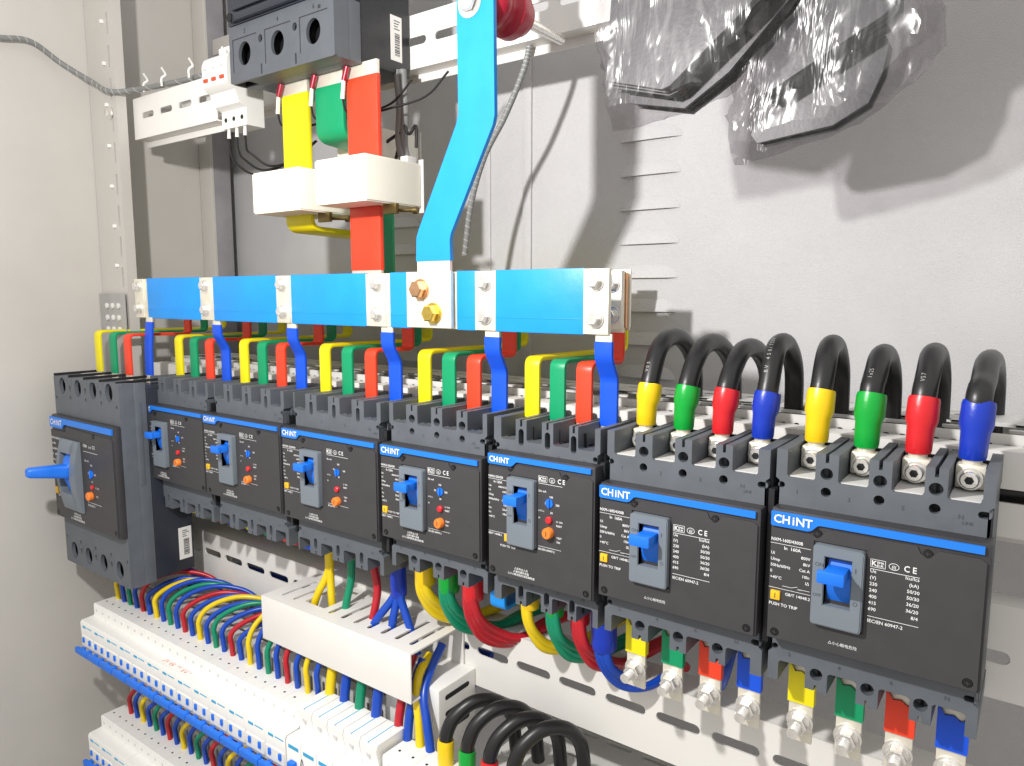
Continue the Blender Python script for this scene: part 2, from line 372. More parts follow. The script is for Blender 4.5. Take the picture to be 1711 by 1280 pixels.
def printed(W, H, rcd, sw=1.0, oval=False):
    m = MB(); y = -0.6
    t = lambda s_, x, z, sz, al='LEFT', off=0.0, sx=1.0: m.text(s_, x, z, sz, y, al, off, sx)
    fx = W / 256
    if not rcd:
        t('NXM-160S/4300B', 2.5, -45, 6.2, off=.10, sx=.92); m.line(2, 55, -48.6, .6, y)
        t('In  160A', 20, -55.5, 6.4, off=.10)
        for i, s_ in enumerate(('Ui', 'Uimp', '50Hz/60Hz', 'Ii', '+40°C')): t(s_, 3, -64.5 - 8.6*i, 5.8, off=.07)
        for i, s_ in enumerate(('800V', '8kV', 'Cat A', '10In', 'IΔ')): t(s_, 55, -64.5 - 8.6*i, 5.8, 'RIGHT', .07)
        m.line(20, 32, -107.4, .6, y, -107.4); m.line(32, 40, -107.4, .6, y, -104.4); t('xxx', 40, -108.6, 4); m.line(46, 56, -107.4, .6, y)
        m.line(2, 57, -112, .6, y)
        t('GB/T 14048.2', 24, -120, 5.8, off=.07); t('PUSH TO TRIP', 3, -137, 6.0, off=.08)
        X = 128
        t('Ue', X, -62.5, 6.2, off=.07); t('Icu/Ics', X + 56, -62.5, 6.2, 'RIGHT', .07); t('(V)', X, -71, 6.2, off=.07); t('(kA)', X + 56, -71, 6.2, 'RIGHT', .07)
        for i, (a, b) in enumerate((('230', '50/30'), ('240', '50/30'), ('400', '36/20'), ('415', '36/20'), ('690', '8/4'))):
            t(a, X, -79.5 - 8.4*i, 6.2, off=.08); t(b, X + 57, -79.5 - 8.4*i, 6.2, 'RIGHT', .08)
        m.line(X, X + 58, -121, .7, y); t('IEC/EN 60947-2', X, -129, 6.2, off=.08)
        t('△小心触电危险', 82, -172, 5.4, sx=.95)
        z = -53; lx = X
    else:
        t('NXMLE-125S/4300', 2.5*fx, -46, 5.6, off=.1, sx=.86*fx); m.line(2, 52*fx, -48.5, .6, y); t('In 125A', 16*fx, -55, 5.8, off=.1)
        for i, s_ in enumerate(('Ue', 'Ui', 'Uimp', '50Hz/60Hz', 'Ii', 'Icu', 'Ics', '+40°C')): t(s_, 3*fx, -63 - 8*i, 5.0, off=.06)
        for i, s_ in enumerate(('400/415V', '690V', '8kV', 'Cat A', '10In', '25kA', '18kA')): t(s_, 51*fx, -63 - 8*i, 5.0, 'RIGHT', .06)
        X = (108 if oval == 'n' else 128) * fx if oval != 'n' else 109
        zz = 0.0
        t('IΔn mA', X, -56, 5, off=.06); t('100', X + 30*fx, -64, 5, 'CENTER', .08); t('50', X + 18*fx, -76, 5, 'CENTER', .08); t('200', X + 45*fx, -76, 5, 'CENTER', .08); t('30', X + 31*fx, -91, 5, 'CENTER', .08)
        t('t<0.1s', X, -90, 4.6); t('M', X, -103, 4.6); t('L1 ON', X + 42*fx, -104, 4.4, off=.06); t('RESET', X + 42*fx, -111, 4.4, off=.06); t('TEST', X + 43*fx, -132, 4.8, off=.06); t('30d', X + 43*fx, -139, 4.8, off=.06)
        m.line(X, X + 54*fx, -151, .6, y); t('IEC/EN 60947-2', X, -157.5, 5.0, off=.06)
        t('GB/T 14048.2', 2*fx, -150, 5.2, off=.06); m.line(2, 50*fx, -144, .6, y)
        if not oval or oval == 'w': t('PUSH TO TRIP', 20*fx, -139, 4.8, off=.05)
        else: t('PUSH TO TRIP', 28, -168, 5.2, off=.06)
        yb = -H + 22
        for i, s_ in enumerate(('△非专业人员', '△请勿操作设备', '△小心触电危险请定期检查')): t(s_, 86*fx, yb - 5.4*i, 4.8, 'CENTER', .04)
        z = -37 - (4 if oval != 'n' else 0); lx = X
    # approval marks
    t('K', lx + 1, z - 0, 9.5, off=.25); t('EMA', lx + 7.5, z + 3.4, 4.2, off=.1); t('EUR', lx + 7.5, z - .6, 4.2, off=.1)
    for a in ((lx - .3, lx + 17.5, z + 8.2), (lx - .3, lx + 17.5, z - 1.8)): m.line(a[0], a[1], a[2], .6, y)
    m.bm.verts.ensure_lookup_table()
    for xx in (lx, lx + 17.2): m._emit([(xx-.3, y, z-1.8), (xx+.3, y, z-1.8), (xx+.3, y, z+8.2), (xx-.3, y, z+8.2)], [(0, 1, 2, 3)])
    o = circ(lx + 27, z + 3.2, 6, 4.6, 20); i_ = circ(lx + 27, z + 3.2, 5.3, 3.9, 20)
    V = [m.bm.verts.new((a, y, b)) for a, b in o] + [m.bm.verts.new((a, y, b)) for a, b in i_]
    for j in range(20): m.bm.faces.new((V[j], V[(j+1) % 20], V[20 + (j+1) % 20], V[20 + j]))
    t('(((', lx + 27, z + 1.2, 5.4, 'CENTER', .1)
    t('C E', lx + 38, z, 11, off=.2, sx=.88)
    m.line(lx, lx + 56*(fx if rcd else 1), z - 4.6, .7, y)
    return m

def brand_logo(s=1.0, x=5, z=-18.5, y=-2.6):
    m = MB(); m.text('CH', x, z, 16*s, y, off=.38, sx=.98); m.text('i', x + 24.6*s, z, 16*s, y, off=.42); m.text('NT', x + 29*s, z, 16*s, y, off=.38, sx=.98); return m

def screw_head(m, x, z, y=-1, r=5.2):
    m.tube([(x, y + 4, z), (x, y, z)], r, 16)
def make_breaker(label, loc, W, H, top, bot, bx0, bx1, centers, sw, style, rcd, group='four pole moulded case breakers in the row', plates=False, letters=('1', '3', '5', 'N')):
    """local origin at upper left corner of the black cover front"""
    b = thing('circuit_breaker', label, 'circuit breaker', loc, group)
    fl_t, fl_b = top - 38, -(-bot) + 32       # slot floors
    # comb-shaped housing
    out = []; D0, D1 = 25, 168
    zb, zt = bot, top
    xs = [(c - sw/2, c + sw/2) for c in centers]
    pts = [(bx0, zb)]
    r3 = 3
    for i, (a, c) in enumerate(xs):                        # bottom, left to right
        pts += [(a, zb), (a, zb + 30 - r3), (a + r3, zb + 30), (c - r3, zb + 30), (c, zb + 30 - r3), (c, zb)]
        if i < 3:
            mid = (c + xs[i+1][0]) / 2; pts += [(mid - 2.2, zb), (mid - 2.2, zb + 8), (mid + 2.2, zb + 8), (mid + 2.2, zb)]
    pts += [(bx1, zb), (bx1, zb + 40), (bx1 - 5, zb + 44), (bx1 - 5, zt - 44), (bx1, zt - 40), (bx1, zt)]
    for i in range(3, -1, -1):
        a, c = xs[i]
        pts += [(c, zt), (c, zt - 38 + r3), (c - r3, zt - 38), (a + r3, zt - 38), (a, zt - 38 + r3), (a, zt)]
        if i > 0:
            mid = (a + xs[i-1][1]) / 2; pts += [(mid + 2.2, zt - (0 if style != 'n' else 0)), (mid + 2.2, zt - 12), (mid - 2.2, zt - 12), (mid - 2.2, zt)]
    pts += [(bx0, zt), (bx0, zt - 40), (bx0 + 5, zt - 44), (bx0 + 5, zb + 44), (bx0, zb + 40)]
    hs = []
    for i in range(3):
        mid = (xs[i][1] + xs[i+1][0]) / 2
        if style == 'round': hs += [circ(mid, zt - 27, 8.2), circ(mid, zt - 52, 6.6), circ(mid, zb + 24, 8.6)]
        else: hs += [slot(mid, zt - 31, 11, 30), slot(mid, zb + 24, 11, 26)]
    for x_, z_ in ((bx0 + 8, zt - 50), (bx1 - 9, zt - 51), (bx0 + 9, zb + 50), (bx1 - 9, zb + 50)): hs.append(circ(x_ , z_, 4.6, 4.6, 10) if style != 'round' else slot(x_, z_, 15 if x_ > W/2 else 9, 9))
    body = MB().plate(pts, D0, 44, hs)
    # poles' deep walls behind the front comb
    walls = [bx0] + [v for a, c in xs for v in (a, c)] + [bx1]
    for i in range(0, 10, 2):
        a, c = walls[i], walls[i+1]
        if 0 < i < 8:
            mid = (a + c)/2
            for q0, q1 in ((a, mid - 2.2), (mid + 2.2, c)):
                body.box(q0, q1, 44, D1, zt - 38, zt - 0.6); body.box(q0, q1, 44, D1, zb + 0.6, zb + 30)
        else:
            body.box(a, c, 44, D1, zt - 38, zt - 0.6); body.box(a, c, 44, D1, zb + 0.6, zb + 30)
    body.box(bx0 + 1, bx1 - 1, 46, D1, zb + 30, zt - 38)
    body = body.build('housing', 'grey', b)
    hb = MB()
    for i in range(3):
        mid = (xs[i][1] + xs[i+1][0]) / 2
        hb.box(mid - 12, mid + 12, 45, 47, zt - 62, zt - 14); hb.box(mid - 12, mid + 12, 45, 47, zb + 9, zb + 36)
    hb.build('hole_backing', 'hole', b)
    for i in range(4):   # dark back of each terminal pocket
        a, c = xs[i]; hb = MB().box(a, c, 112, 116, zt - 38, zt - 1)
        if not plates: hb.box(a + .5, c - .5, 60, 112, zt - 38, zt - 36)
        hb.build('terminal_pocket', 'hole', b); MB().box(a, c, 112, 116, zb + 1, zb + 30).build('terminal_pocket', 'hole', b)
    mk = MB()
    for c, l in zip(centers, letters): mk.text(l, c - 6, zt - 60, 8.5, D0 - .5, off=.05)
    for c, l in zip(centers, ('2', '4', '6', 'N')): mk.text(l, c - 6, zb + 40, 8.5, D0 - .5, off=.05)
    mk.text('LINE', W - 34, zt - 66, 6, D0 - .5)
    mk.build('embossed_marking', 'ink_grey', b)
    if plates:
        p = MB()
        for a, c in xs: p.box(a + 1, c - 1, 30, 112, zt - 38, zt - 36.8)
        p.build('terminal_floor', 'duct', b)
    # black cover
    cov = MB().box(0, W, 2, 40, -H, 0, 5)
    cov = cov.build('cover', 'black', b)
    fx = W / 256
    hx0, hx1 = (60*fx, 60*fx + 62) if style != 'n' else (48, 105)
    hz0, hz1 = (-146, -37) if not rcd else ((-158, -38) if style != 'w' else (-164, -42))
    k = 1
    scr = [(hx0 + 2, -25), (W*0.745, -25), (W*0.04 + 2, -H + 12), (W - 14, -H + 12)]
    # raised face plate, notched round the two upper screws
    fp = [(2, -H + 3), (W - 5, -H + 3), (W - 4, -H + 6), (W - 4, -24), (W - 10, -19.5), (scr[1][0] + 12, -19.5), (scr[1][0] + 7, -25), (scr[1][0], -31), (scr[1][0] - 8, -26), (scr[1][0] - 12, -17.5), (scr[0][0] + 14, -17.5), (scr[0][0] + 8, -24), (scr[0][0], -31.5), (scr[0][0] - 8, -27.5), (2, -27)]
    ap = rect(hx0 - 2, hz0 - 2, hx1 + 2, hz1 + 2)
    MB().plate(fp, 0, 3, [ap, circ(scr[2][0], scr[2][1], 6), circ(scr[3][0], scr[3][1], 6)]).build('face_plate', 'face', b)
    st = MB().plate(stripe_outline(W, 1.0 if style != 'n' else .9), -1.8, 3).build('brand_stripe', 'stripe', b)
    brand_logo(1.0 if style != 'n' else .86, z=-18.5 if style != 'n' else -17).build('brand_lettering', 'ink', st)
    printed(W, H, rcd, 1, {'round': '', 'w': 'w', 'n': 'n'}[style]).build('printed_text', 'ink', b)
    for x_, z_ in scr:
        m = MB(); screw_head(m, x_, z_, -0.5 if z_ > -40 else 0.5)
        so = m.build('screw', 'hole', b)
        MB().box(x_ - 2.8, x_ + 2.8, -1.2, -.6, z_ - .6, z_ + .6).box(x_ - .6, x_ + .6, -1.25, -.65, z_ - 2.8, z_ + 2.8).build('screw_slot', 'black', so)
    # handle frame, toggle
    cx_ = (hx0 + hx1)/2; rx0, rx1 = hx0 + 15, hx1 - 14; rz1, rz0 = hz1 - 14, hz1 - 80
    MB().plate(rrect(hx0, hz0, hx1, hz1, 4), -9, 4, [rect(rx0, rz0, rx1, rz1)]).plate(rrect(hx0 + 1.5, hz0 + 1.5, hx1 - 1.5, hz1 - 1.5, 4), -10, -9, [rect(rx0 - 1, rz0 - 1, rx1 + 1, rz1 + 1)]).build('handle_frame', 'frame_grey', b)
    hw = MB().box(rx0, rx1, 14, 16, rz0, rz1).box(rx0 - 1, rx0, -8, 14, rz0, rz1).box(rx1, rx1 + 1, -8, 14, rz0, rz1)
    hw.build('recess', 'hole', b)
    # toggle: curved slider plus lever
    arc = []
    for i in range(9):
        a = i / 8; z = rz0 + 1 + (rz1 - rz0 - 2) * a; arc.append((4 - 10*math.sin(math.pi*a), z))
    prof = arc + [(13, rz1 - 1), (13, rz0 + 1)]
    lz = hz1 - 33 if not rcd else hz1 - 33
    tg = MB().plate(prof, rx0 + 3, rx1 - 1, axis='X')
    lev = MB().box(rx0 - 4, rx1 - 3, -36, -27, lz - 9, lz + 8, 3.0).box(rx0 + 3, rx1 - 4, -30, 4, lz - 8, lz + 7, 2.2)
    tg = tg.build('toggle', 'toggle', b); lev.build('lever', 'toggle', tg)
    mk = MB().text('ON', hx0 + 3, rz1 - 14, 7, -10.3).text('I', rx1 + 4, rz1 - 14, 8, -10.3, off=.2).text('OFF', hx0 + 2, rz0 + 10, 6, -10.3).text('O', rx1 + 3, rz0 + 8, 8, -10.3)
    mk.build('handle_marking', 'ink_grey', b)
    # buttons
    tx, tz = (5, -135.5) if not rcd else ((6*fx, -141) if style != 'n' else (38, -157))
    if not rcd: tz = -136 + 7.5
    tb = MB().box(tx, tx + 13, -3.5, 3, tz, tz + 13, 1.5).build('trip_button', 'yellow_button', b)
    MB().box(tx + 6, tx + 7, -3.8, -3.5, tz + 3, tz + 10).build('button_mark', 'ink_black', tb)
    if rcd:
        dx = (184 if style == 'w' else 159 if style == 'round' else 131)
        z1_, z2_, z3_ = (-80, -116, -142) if style == 'w' else (-75, -108, -135) if style == 'round' else (-73, -102, -124)
        dl = MB().tube([(dx, 2, z1_), (dx, -2, z1_)], 7.5, 16).box(dx - 1.5, dx + 1.5, -5, -1.5, z1_ - 8, z1_ + 8, 1).build('setting_dial', 'toggle', b)
        MB().tube([(dx, 2, z2_), (dx, -4, z2_), (dx, -5.5, z2_)], [6, 6, 4.5], 16).build('indicator', 'red_button', b)
        ob = MB().tube([(dx, 2, z3_), (dx, -9, z3_), (dx, -11, z3_)], [9.5, 9.5, 8], 18).build('test_button', 'orange_button', b)
        MB().box(dx - .7, dx + .7, -11.4, -11, z3_ - 4, z3_ + 4).build('button_mark', 'ink_black', ob)
    if rcd or True:
        # square printed code is left out on purpose
        pass
    return b

cr_c = [31, 97, 161, 223]
w_c = [36, 112, 187, 262]
n_c = [27, 82, 137, 186]
GRB = 'four pole breakers in the row'
B = {}
B[2] = make_breaker('small looking earth leakage breaker with blue toggle, tucked right beside the big lever breaker', (-1993, 1000, -298), 305, 206, 74, -290, 13, 292, w_c, 38, 'w', True, GRB)
B[3] = make_breaker('earth leakage breaker with orange test button, third breaker from the left', (-1686, 1000, -297), 305, 207, 74, -290, 13, 292, w_c, 38, 'w', True, GRB)
B[4] = make_breaker('earth leakage breaker above the left end of the white bracket duct, fourth from the left', (-1372, 1000, -296), 305, 210, 74, -290, 13, 292, w_c, 38, 'w', True, GRB)
B[5] = make_breaker('earth leakage breaker with yellow, green and red wire bundles under it, fifth from the left', (-1057, 1000, -295), 256, 194, 77, -260, 2, 251, cr_c, 36, 'round', True, GRB)
B[6] = make_breaker('narrow tall earth leakage breaker with oval holes, between two wider breakers', (-785, 1000, -277), 217, 226, 57, -281, -5, 212, n_c, 32, 'n', True, GRB)
B[7] = make_breaker('breaker with plain blue toggle and no test button, second from the right end', (-560, 1000, -299), 256, 188, 80, -256, 0, 258, cr_c, 37, 'round', False, GRB, plates=True)
B[8] = make_breaker('rightmost and largest looking breaker with black cables on top, plain blue toggle', (-291, 1000, -293), 256, 188, 78, -258, -2, 254, cr_c, 37, 'round', False, GRB, plates=True)
ORIG = {2: (-1993, -298, w_c), 3: (-1686, -297, w_c), 4: (-1372, -296, w_c), 5: (-1057, -295, cr_c), 6: (-785, -277, n_c), 7: (-560, -299, cr_c), 8: (-291, -293, cr_c)}

# dark clips bridging neighbouring housings
cl = None
for i, (x, zt_, zb_) in enumerate(((-1693, -272, -545), (-1379, -272, -545), (-1066, -272, -540), (-798, -268, -505), (-567, -268, -508), (-298, -268, -508))):
    m = MB().box(-4, 4, 24, 80, zb_ + 10, zt_ - 5).build('spacer_strip', 'gloss_black', None, loc=(x, 1000, 0))
    tag(m, f'thin black spacer strip between the {ORD[i+1]} and {ORD[i+2]} breakers from the left', 'spacer', 'black spacers between breakers')

# big breaker at far left with the long lever
b1 = thing('circuit_breaker', 'big breaker standing forward at the far left with a long blue lever', 'circuit breaker', (-2316, 900, -348))
W1, H1 = 379, 305
hs = []
for z0, cs in ((84, (47, 142, 231, 321)), (-404, (48, 137, 227, 318))):
    for c in cs: hs.append(circ(c, z0, 20, 25, 20))
    for a, c in zip(cs, cs[1:]):
        mid = (a + c)/2; s_ = 1 if z0 > 0 else -1
        hs += [circ(mid, z0 - 6*s_, 6, 9, 12), circ(mid, z0 - 32*s_, 5.5, 6, 12), rect(mid - 14, z0 + 5, mid - 12, z0 + 25), rect(mid + 12, z0 + 5, mid + 14, z0 + 25)]
hs += [circ(5, 46, 5, 5, 10), circ(360, 48, 5, 5, 10), circ(6, -372, 5, 5, 10), circ(362, -372, 5, 5, 10)]
MB().plate(rrect(-6, -446, 374, 112, 5), 20, 30, hs).box(-6, 374, 58, 92, -446, 112, 3).box(-6, -2, 30, 58, -446, 112).box(370, 374, 30, 58, -446, 112).box(-2, 370, 30, 58, 108, 112).box(-2, 370, 30, 58, -446, -442).box(-6, 376, 60, 78, -170, 60, 4).build('housing', 'grey', b1)
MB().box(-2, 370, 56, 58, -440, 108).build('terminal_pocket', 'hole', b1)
MB().box(-2, 372, 93, 205, -440, 95, 4).build('rear_housing', 'rear_black', b1)
for i in range(5): MB().box(-4 + 91*i, -1 + 91*i, 20, 150, 112, 119).build('phase_barrier', 'gloss_black', b1)
sticker(b1, 372.5, 160, -405, 38, 92)
MB().box(0, W1 - 4, 2, 24, -H1, 0, 7).build('cover', 'black', b1)
MB().plate([(3, -H1 + 5), (W1 - 14, -H1 + 5), (W1 - 14, -40), (W1 - 22, -32), (270, -32), (262, -44), (252, -32), (100, -28), (92, -44), (82, -44), (3, -44)], -1, 3, [rect(66, -266, 182, -60)]).build('face_plate', 'face', b1)
st = MB().plate([(2, -6), (2, -36), (78, -36), (92, -22), (W1 - 12, -22), (W1 - 12, -6)], -2.6, 3).build('brand_stripe', 'stripe', b1)
brand_logo(1.45, x=7, z=-28, y=-3.2).build('brand_lettering', 'ink', st)
pr = MB()
for i, s_ in enumerate(('NXMLE-400S/4300', 'In  400A', 'Ue 400/415V', 'Ui     690V', 'Uimp  8kV', '50Hz/60Hz', 'Icu  50kA', 'Ics  35kA')): pr.text(s_, 4, -70 - 16*i, 8.5, -1.5, off=.1, sx=.85)
pr.text('GB/T 14048.2', 22, -238, 8, -1.5, off=.1, sx=.8).text('K EMA', 200, -72, 11, -1.5, off=.2, sx=.7).text('(cc)', 232, -72, 9, -1.5, off=.1).text('C E', 252, -72, 13, -1.5, off=.2, sx=.8)
pr.line(200, 282, -84, 1, -1.5).text('IΔn mA', 202, -112, 8, -1.5).text('100', 240, -122, 8, -1.5, 'CENTER').text('50', 222, -146, 8, -1.5, 'CENTER').text('200', 258, -146, 8, -1.5, 'CENTER').text('30', 240, -168, 8, -1.5, 'CENTER').text('L1 ON', 256, -182, 7, -1.5).text('TEST', 256, -206, 7, -1.5)
pr.line(206, 285, -226, 1, -1.5).text('IEC/EN 60947-2', 206, -237, 8, -1.5, sx=.8)
for i, s_ in enumerate(('△非专业人员', '△请勿操作设备', '△小心触电危险请定期检查')): pr.text(s_, 135, -278 - 8*i, 7, -1.5, 'CENTER', .06)
pr.build('printed_text', 'ink', b1)
for x_, z_ in ((90, -36), (262, -38), (12, -H1 + 16), (W1 - 24, -H1 + 18)):
    m = MB(); screw_head(m, x_, z_, -1.5, 7); m.build('screw', 'hole', b1)
# bowed handle frame
prof = []
for i in range(13):
    a = i / 12; prof.append((-6 - 16*math.sin(math.pi*a), -264 + 202*a))
prof += [(4, -62), (4, -264)]
m = MB().plate(prof, 69, 86, axis='X').plate(prof, 150, 182, axis='X')
tp = [(p[0], p[1]) for p in prof if p[1] > -100] ; bt = [(p[0], p[1]) for p in prof if p[1] < -208]
m.plate([(-6, -62), (-16, -80), (-18, -97), (4, -97), (4, -62)], 86, 150, axis='X').plate([(4, -212), (-20, -212), (-17, -235), (-12, -250), (-6, -264), (4, -264)], 86, 150, axis='X')
m.build('handle_frame', 'frame_grey', b1)
MB().box(86, 150, 2, 3.5, -212, -97).build('recess', 'hole', b1)
tg = MB().plate([(-2, -210), (-14, -180), (-17, -150), (-14, -120), (-2, -99), (2, -99), (2, -210)], 100, 148, axis='X').build('toggle', 'toggle', b1)
lever = bmesh.new(); mm = MB()
def loft(mm, secs):
    rs = []
    for (y, x0, x1, z0, z1) in secs:
        r_ = min(x1-x0, z1-z0)*0.3
        rs.append([mm.bm.verts.new((x, y, z)) for x, z in rrect(x0, z0, x1, z1, r_, 3)])
    k = len(rs[0])
    for a, c in zip(rs, rs[1:]):
        for j in range(k): mm.bm.faces.new((a[j], a[(j+1) % k], c[(j+1) % k], c[j]))
    mm.bm.faces.new(rs[0][::-1]); mm.bm.faces.new(rs[-1])
loft(mm, [(0, 96, 146, -190, -105), (-20, 104, 142, -168, -128), (-60, 106, 138, -160, -125), (-108, 107, 135, -150, -122), (-115, 111, 131, -147, -126)])
mm.build('lever', 'toggle', tg, recalc=True)
tb = MB().box(10, 28, -5, 3, -232, -212, 2).build('trip_button', 'yellow_button', b1)
MB().tube([(238, 2, -144), (238, -3, -144)], 10, 16).box(236, 240, -7, -2, -155, -133, 1).build('setting_dial', 'toggle', b1)
MB().tube([(240, 2, -180), (240, -5, -180)], 6, 14).build('indicator', 'red_button', b1)
MB().tube([(230, 2, -206), (230, -11, -206), (230, -13, -206)], [12, 12, 10], 18).build('test_button', 'orange_button', b1)

# ------------------------------------------------------------------ incoming breaker at the top
tb_ = thing('incoming_breaker', 'large dark incoming breaker at the top with three round cable openings', 'circuit breaker', (-1652, 1098, 505))
Wt = 380
hs = [circ(x, z, 24, 27, 24) for x, z in ((60, 62), (186, 62), (312, 62))]
for x in (123, 249): hs += [circ(x, 84, 8, 9, 12), slot(x + 1, 16, 6, 24)]
MB().plate(rrect(0, 0, Wt, 130, 4), 0, 8, hs).box(0, Wt, 40, 76, 0, 130, 3).box(0, 5, 8, 40, 0, 130).box(Wt - 5, Wt, 8, 40, 0, 130).box(5, Wt - 5, 8, 40, 124, 130).box(60, Wt - 5, 8, 40, 0, 3).build('terminal_shield', 'shield_grey', tb_)
m = MB()
for x in (60, 186, 312):
    m.box(x - 46, x + 48, -0.8, 0, 98, 100).box(x - 46, x - 44, -0.8, 0, 24, 98)
m.box(330, 338, -0.8, 0, 105, 112)
for x, s_ in ((60, '2'), (186, '4'), (312, '6')): m.text(s_, x, 108, 14, -.8)
m.build('embossed_marking', 'ink_black', tb_)
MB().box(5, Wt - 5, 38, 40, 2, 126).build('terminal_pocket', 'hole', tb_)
MB().box(2, Wt - 2, 76, 232, 4, 500, 4).build('rear_housing', 'gloss_black', tb_)
MB().box(0, Wt, -2, 76, 131, 500, 4).box(20, Wt - 6, -16, -2, 134, 152, 6).box(30, Wt - 20, -12, -2, 160, 500, 4).build('cover', 'rear_black', tb_)
MB().tube([(30, -18, 144), (30, -12, 144)], 10, 16).tube([(Wt - 30, -18, 144), (Wt - 30, -12, 144)], 10, 16).build('screw', 'hole', tb_)
m = MB()
m.text('△小心触电危险', 200, 172, 12, -13); m.build('printed_text', 'ink', tb_)
sticker(tb_, Wt - 1.5, 168, 32, 36, 100)
# ------------------------------------------------------------------ small white breaker left of it with three wires
sm = thing('miniature_breaker', 'small white three pole breaker with red toggles beside the incoming breaker', 'circuit breaker', (-1823, 1128, 440))
prof = [(0, 90), (0, 143), (6, 158), (20, 168), (52, 168), (52, 200), (105, 200), (105, -6), (52, -6), (52, 38), (32, 46), (20, 76), (8, 82)]
MB().plate(prof, 0, 110, axis='X').build('housing', 'white', sm)
for i in range(3): MB().box(9 + 36*i, 26 + 36*i, -4, 3, 100, 109, 1.5).build('toggle', 'toggle_red', sm)
m = MB()
for i in range(3): m.tube([(18 + 36*i, 51, 16), (18 + 36*i, 53, 16)], 6, 12); 
m.build('terminal_screw', 'hole', sm)
m = MB()
for i in range(3): m.text('C6', 8 + 36*i, 130, 9, -.6)
m.build('printed_text', 'ink_black', sm)
for i in range(3):
    w = thing('control_wire', f'thin black wire, {["left", "middle", "right"][i]} one of the three under the small white breaker', 'wire', (-1805 + 36*i, 1188, 436), 'black wires under the small white breaker')
    MB().tube([(0, 0, 0), (0, -1, -26)], [4, 5], 10).build('ferrule', 'white', w)
    MB().tube(smooth([(0, -1, -24), (2, 0, -60), (14 - i*3, 10, -92 + 10*i), (60 - i*8, 40, -118 + 8*i), (140 - 38*i, 100, -80), (185 - 38*i, 140, -30)], 8), 3, 8).build('insulation', 'w_black', w)

# ------------------------------------------------------------------ phase bars down from the incoming breaker
def flatbar(name, label, pts, w, th, m, r=16, group=None, cat='busbar', bare_a=None, bare_b=None, wd=(1, 0, 0)):
    p0 = Vector(pts[0]); t = thing(name, label, cat, tuple(p0), group)
    P = [Vector(p) - p0 for p in pts]
    MB().ribbon(fillet(P, r, 6), w, th, wd, 2.2).build('insulation', m, t)
    for s_, q in ((bare_a, 0), (bare_b, -1)):
        if s_:
            d = (P[q] - P[1 if q == 0 else -2]).normalized(); MB().ribbon([P[q] - d*2, P[q] + d*s_], w - 3, th - 2.5, wd, 1).build('bare_end', 'tin', t)
    return t
MG = 'main colour coded bars from the incoming breaker'
flatbar('phase_bar', 'wide yellow bar dropping from the incoming breaker and bending back behind the red one', [(-1514, 1182, 478), (-1514, 1182, 158), (-1514, 1432, 152), (-1514, 1432, 50)], 97, 12, 'bar_yellow', 26, MG, bare_a=30, bare_b=10)
flatbar('phase_bar', 'short looking green bar between yellow and red, bending back under the incoming breaker', [(-1388, 1182, 478), (-1388, 1182, 362), (-1388, 1328, 352), (-1388, 1328, 50)], 97, 12, 'bar_green', 26, MG, bare_a=30, bare_b=10)
flatbar('phase_bar', 'long straight red bar from the incoming breaker down to the bus', [(-1277, 1182, 480), (-1277, 1182, 53)], 99, 12, 'bar_red', 26, MG, bare_a=30, bare_b=16)
for i, x in enumerate((-1514, -1388, -1277)):
    w = thing('voltage_sensing_wire', f'thin wire with maroon sleeve clamped at the top of the {["yellow", "green", "red"][i]} bar', 'wire', (x - 40, 1168, 500), 'sensing wires at the bar tops')
    MB().tube([(4, 0, 5), (-6, -2, -24)], [7, 6], 12).build('sleeve', 'maroon', w)
    MB().tube([(-6, -2, -24), (-14, 0, -62)], [4.5, 5], 10).build('ferrule', 'white', w)
    MB().tube(smooth([(-14, 0, -60), (-14, 12, -88), (10, 40, -92), (70, 70, -80), (150, 100, -60), (200, 120, -10)], 6), 2.6, 8).build('insulation', 'w_black', w)

# current transformers round the bars
def ct(label, x0, x1, y0, y1, z0, z1, bx, by):
    t = thing('current_transformer', label, 'current transformer', (x0, y0, z0), 'current transformers round the bars')
    w, d, h = x1 - x0, y1 - y0, z1 - z0
    a0, a1, b0, b1_ = bx - x0 - 54, bx - x0 + 54, by - y0 - 14, by - y0 + 14
    a0 = max(10, a0); a1 = min(w - 10, a1)
    m = MB(); m.plate(rrect(0, 0, w, d, 4), 3, h - 3, [rect(a0, b0, a1, b1_)], axis='Z').plate(rrect(2, 2, w - 2, d - 2, 4), 0, 3, [rect(a0, b0, a1, b1_)], axis='Z').plate(rrect(2, 2, w - 2, d - 2, 4), h - 3, h, [rect(a0, b0, a1, b1_)], axis='Z')
    m.build('moulded_body', 'ivory', t)
    MB().box(w - 30, w + 6, d, d + 3, -12, h + 10, 1).box(w - 26, w - 4, d - 40, d - 10, h, h + 14, 2).build('mounting_bracket', 'duct', t)
    MB().tube([(w - 12, d * .55, -12), (w + 44, d * .55 + 14, -14)], 4, 10).tube([(w + 36, d * .55 + 12, -14), (w + 46, d * .55 + 15, -14)], 8, 12).box(w - 24, w + 16, d * .42, d * .48, -22, 0, 1).build('clamp_screw', 'dark_brass', t)
    return t
ct('cream current transformer box round the yellow bar, lowest left', -1576, -1400, 1092, 1262, 190, 286, -1514, 1182)
ct('largest looking cream current transformer box round the red bar', -1344, -1180, 1092, 1262, 195, 292, -1277, 1182)
ct('half hidden cream current transformer box behind, round the green bar', -1480, -1316, 1275, 1400, 300, 392, -1388, 1328)
cb = thing('cable_bundle', 'grey and black thin cables hanging beside the large cream transformer box', 'cable bundle', (-1300, 1290, 500))
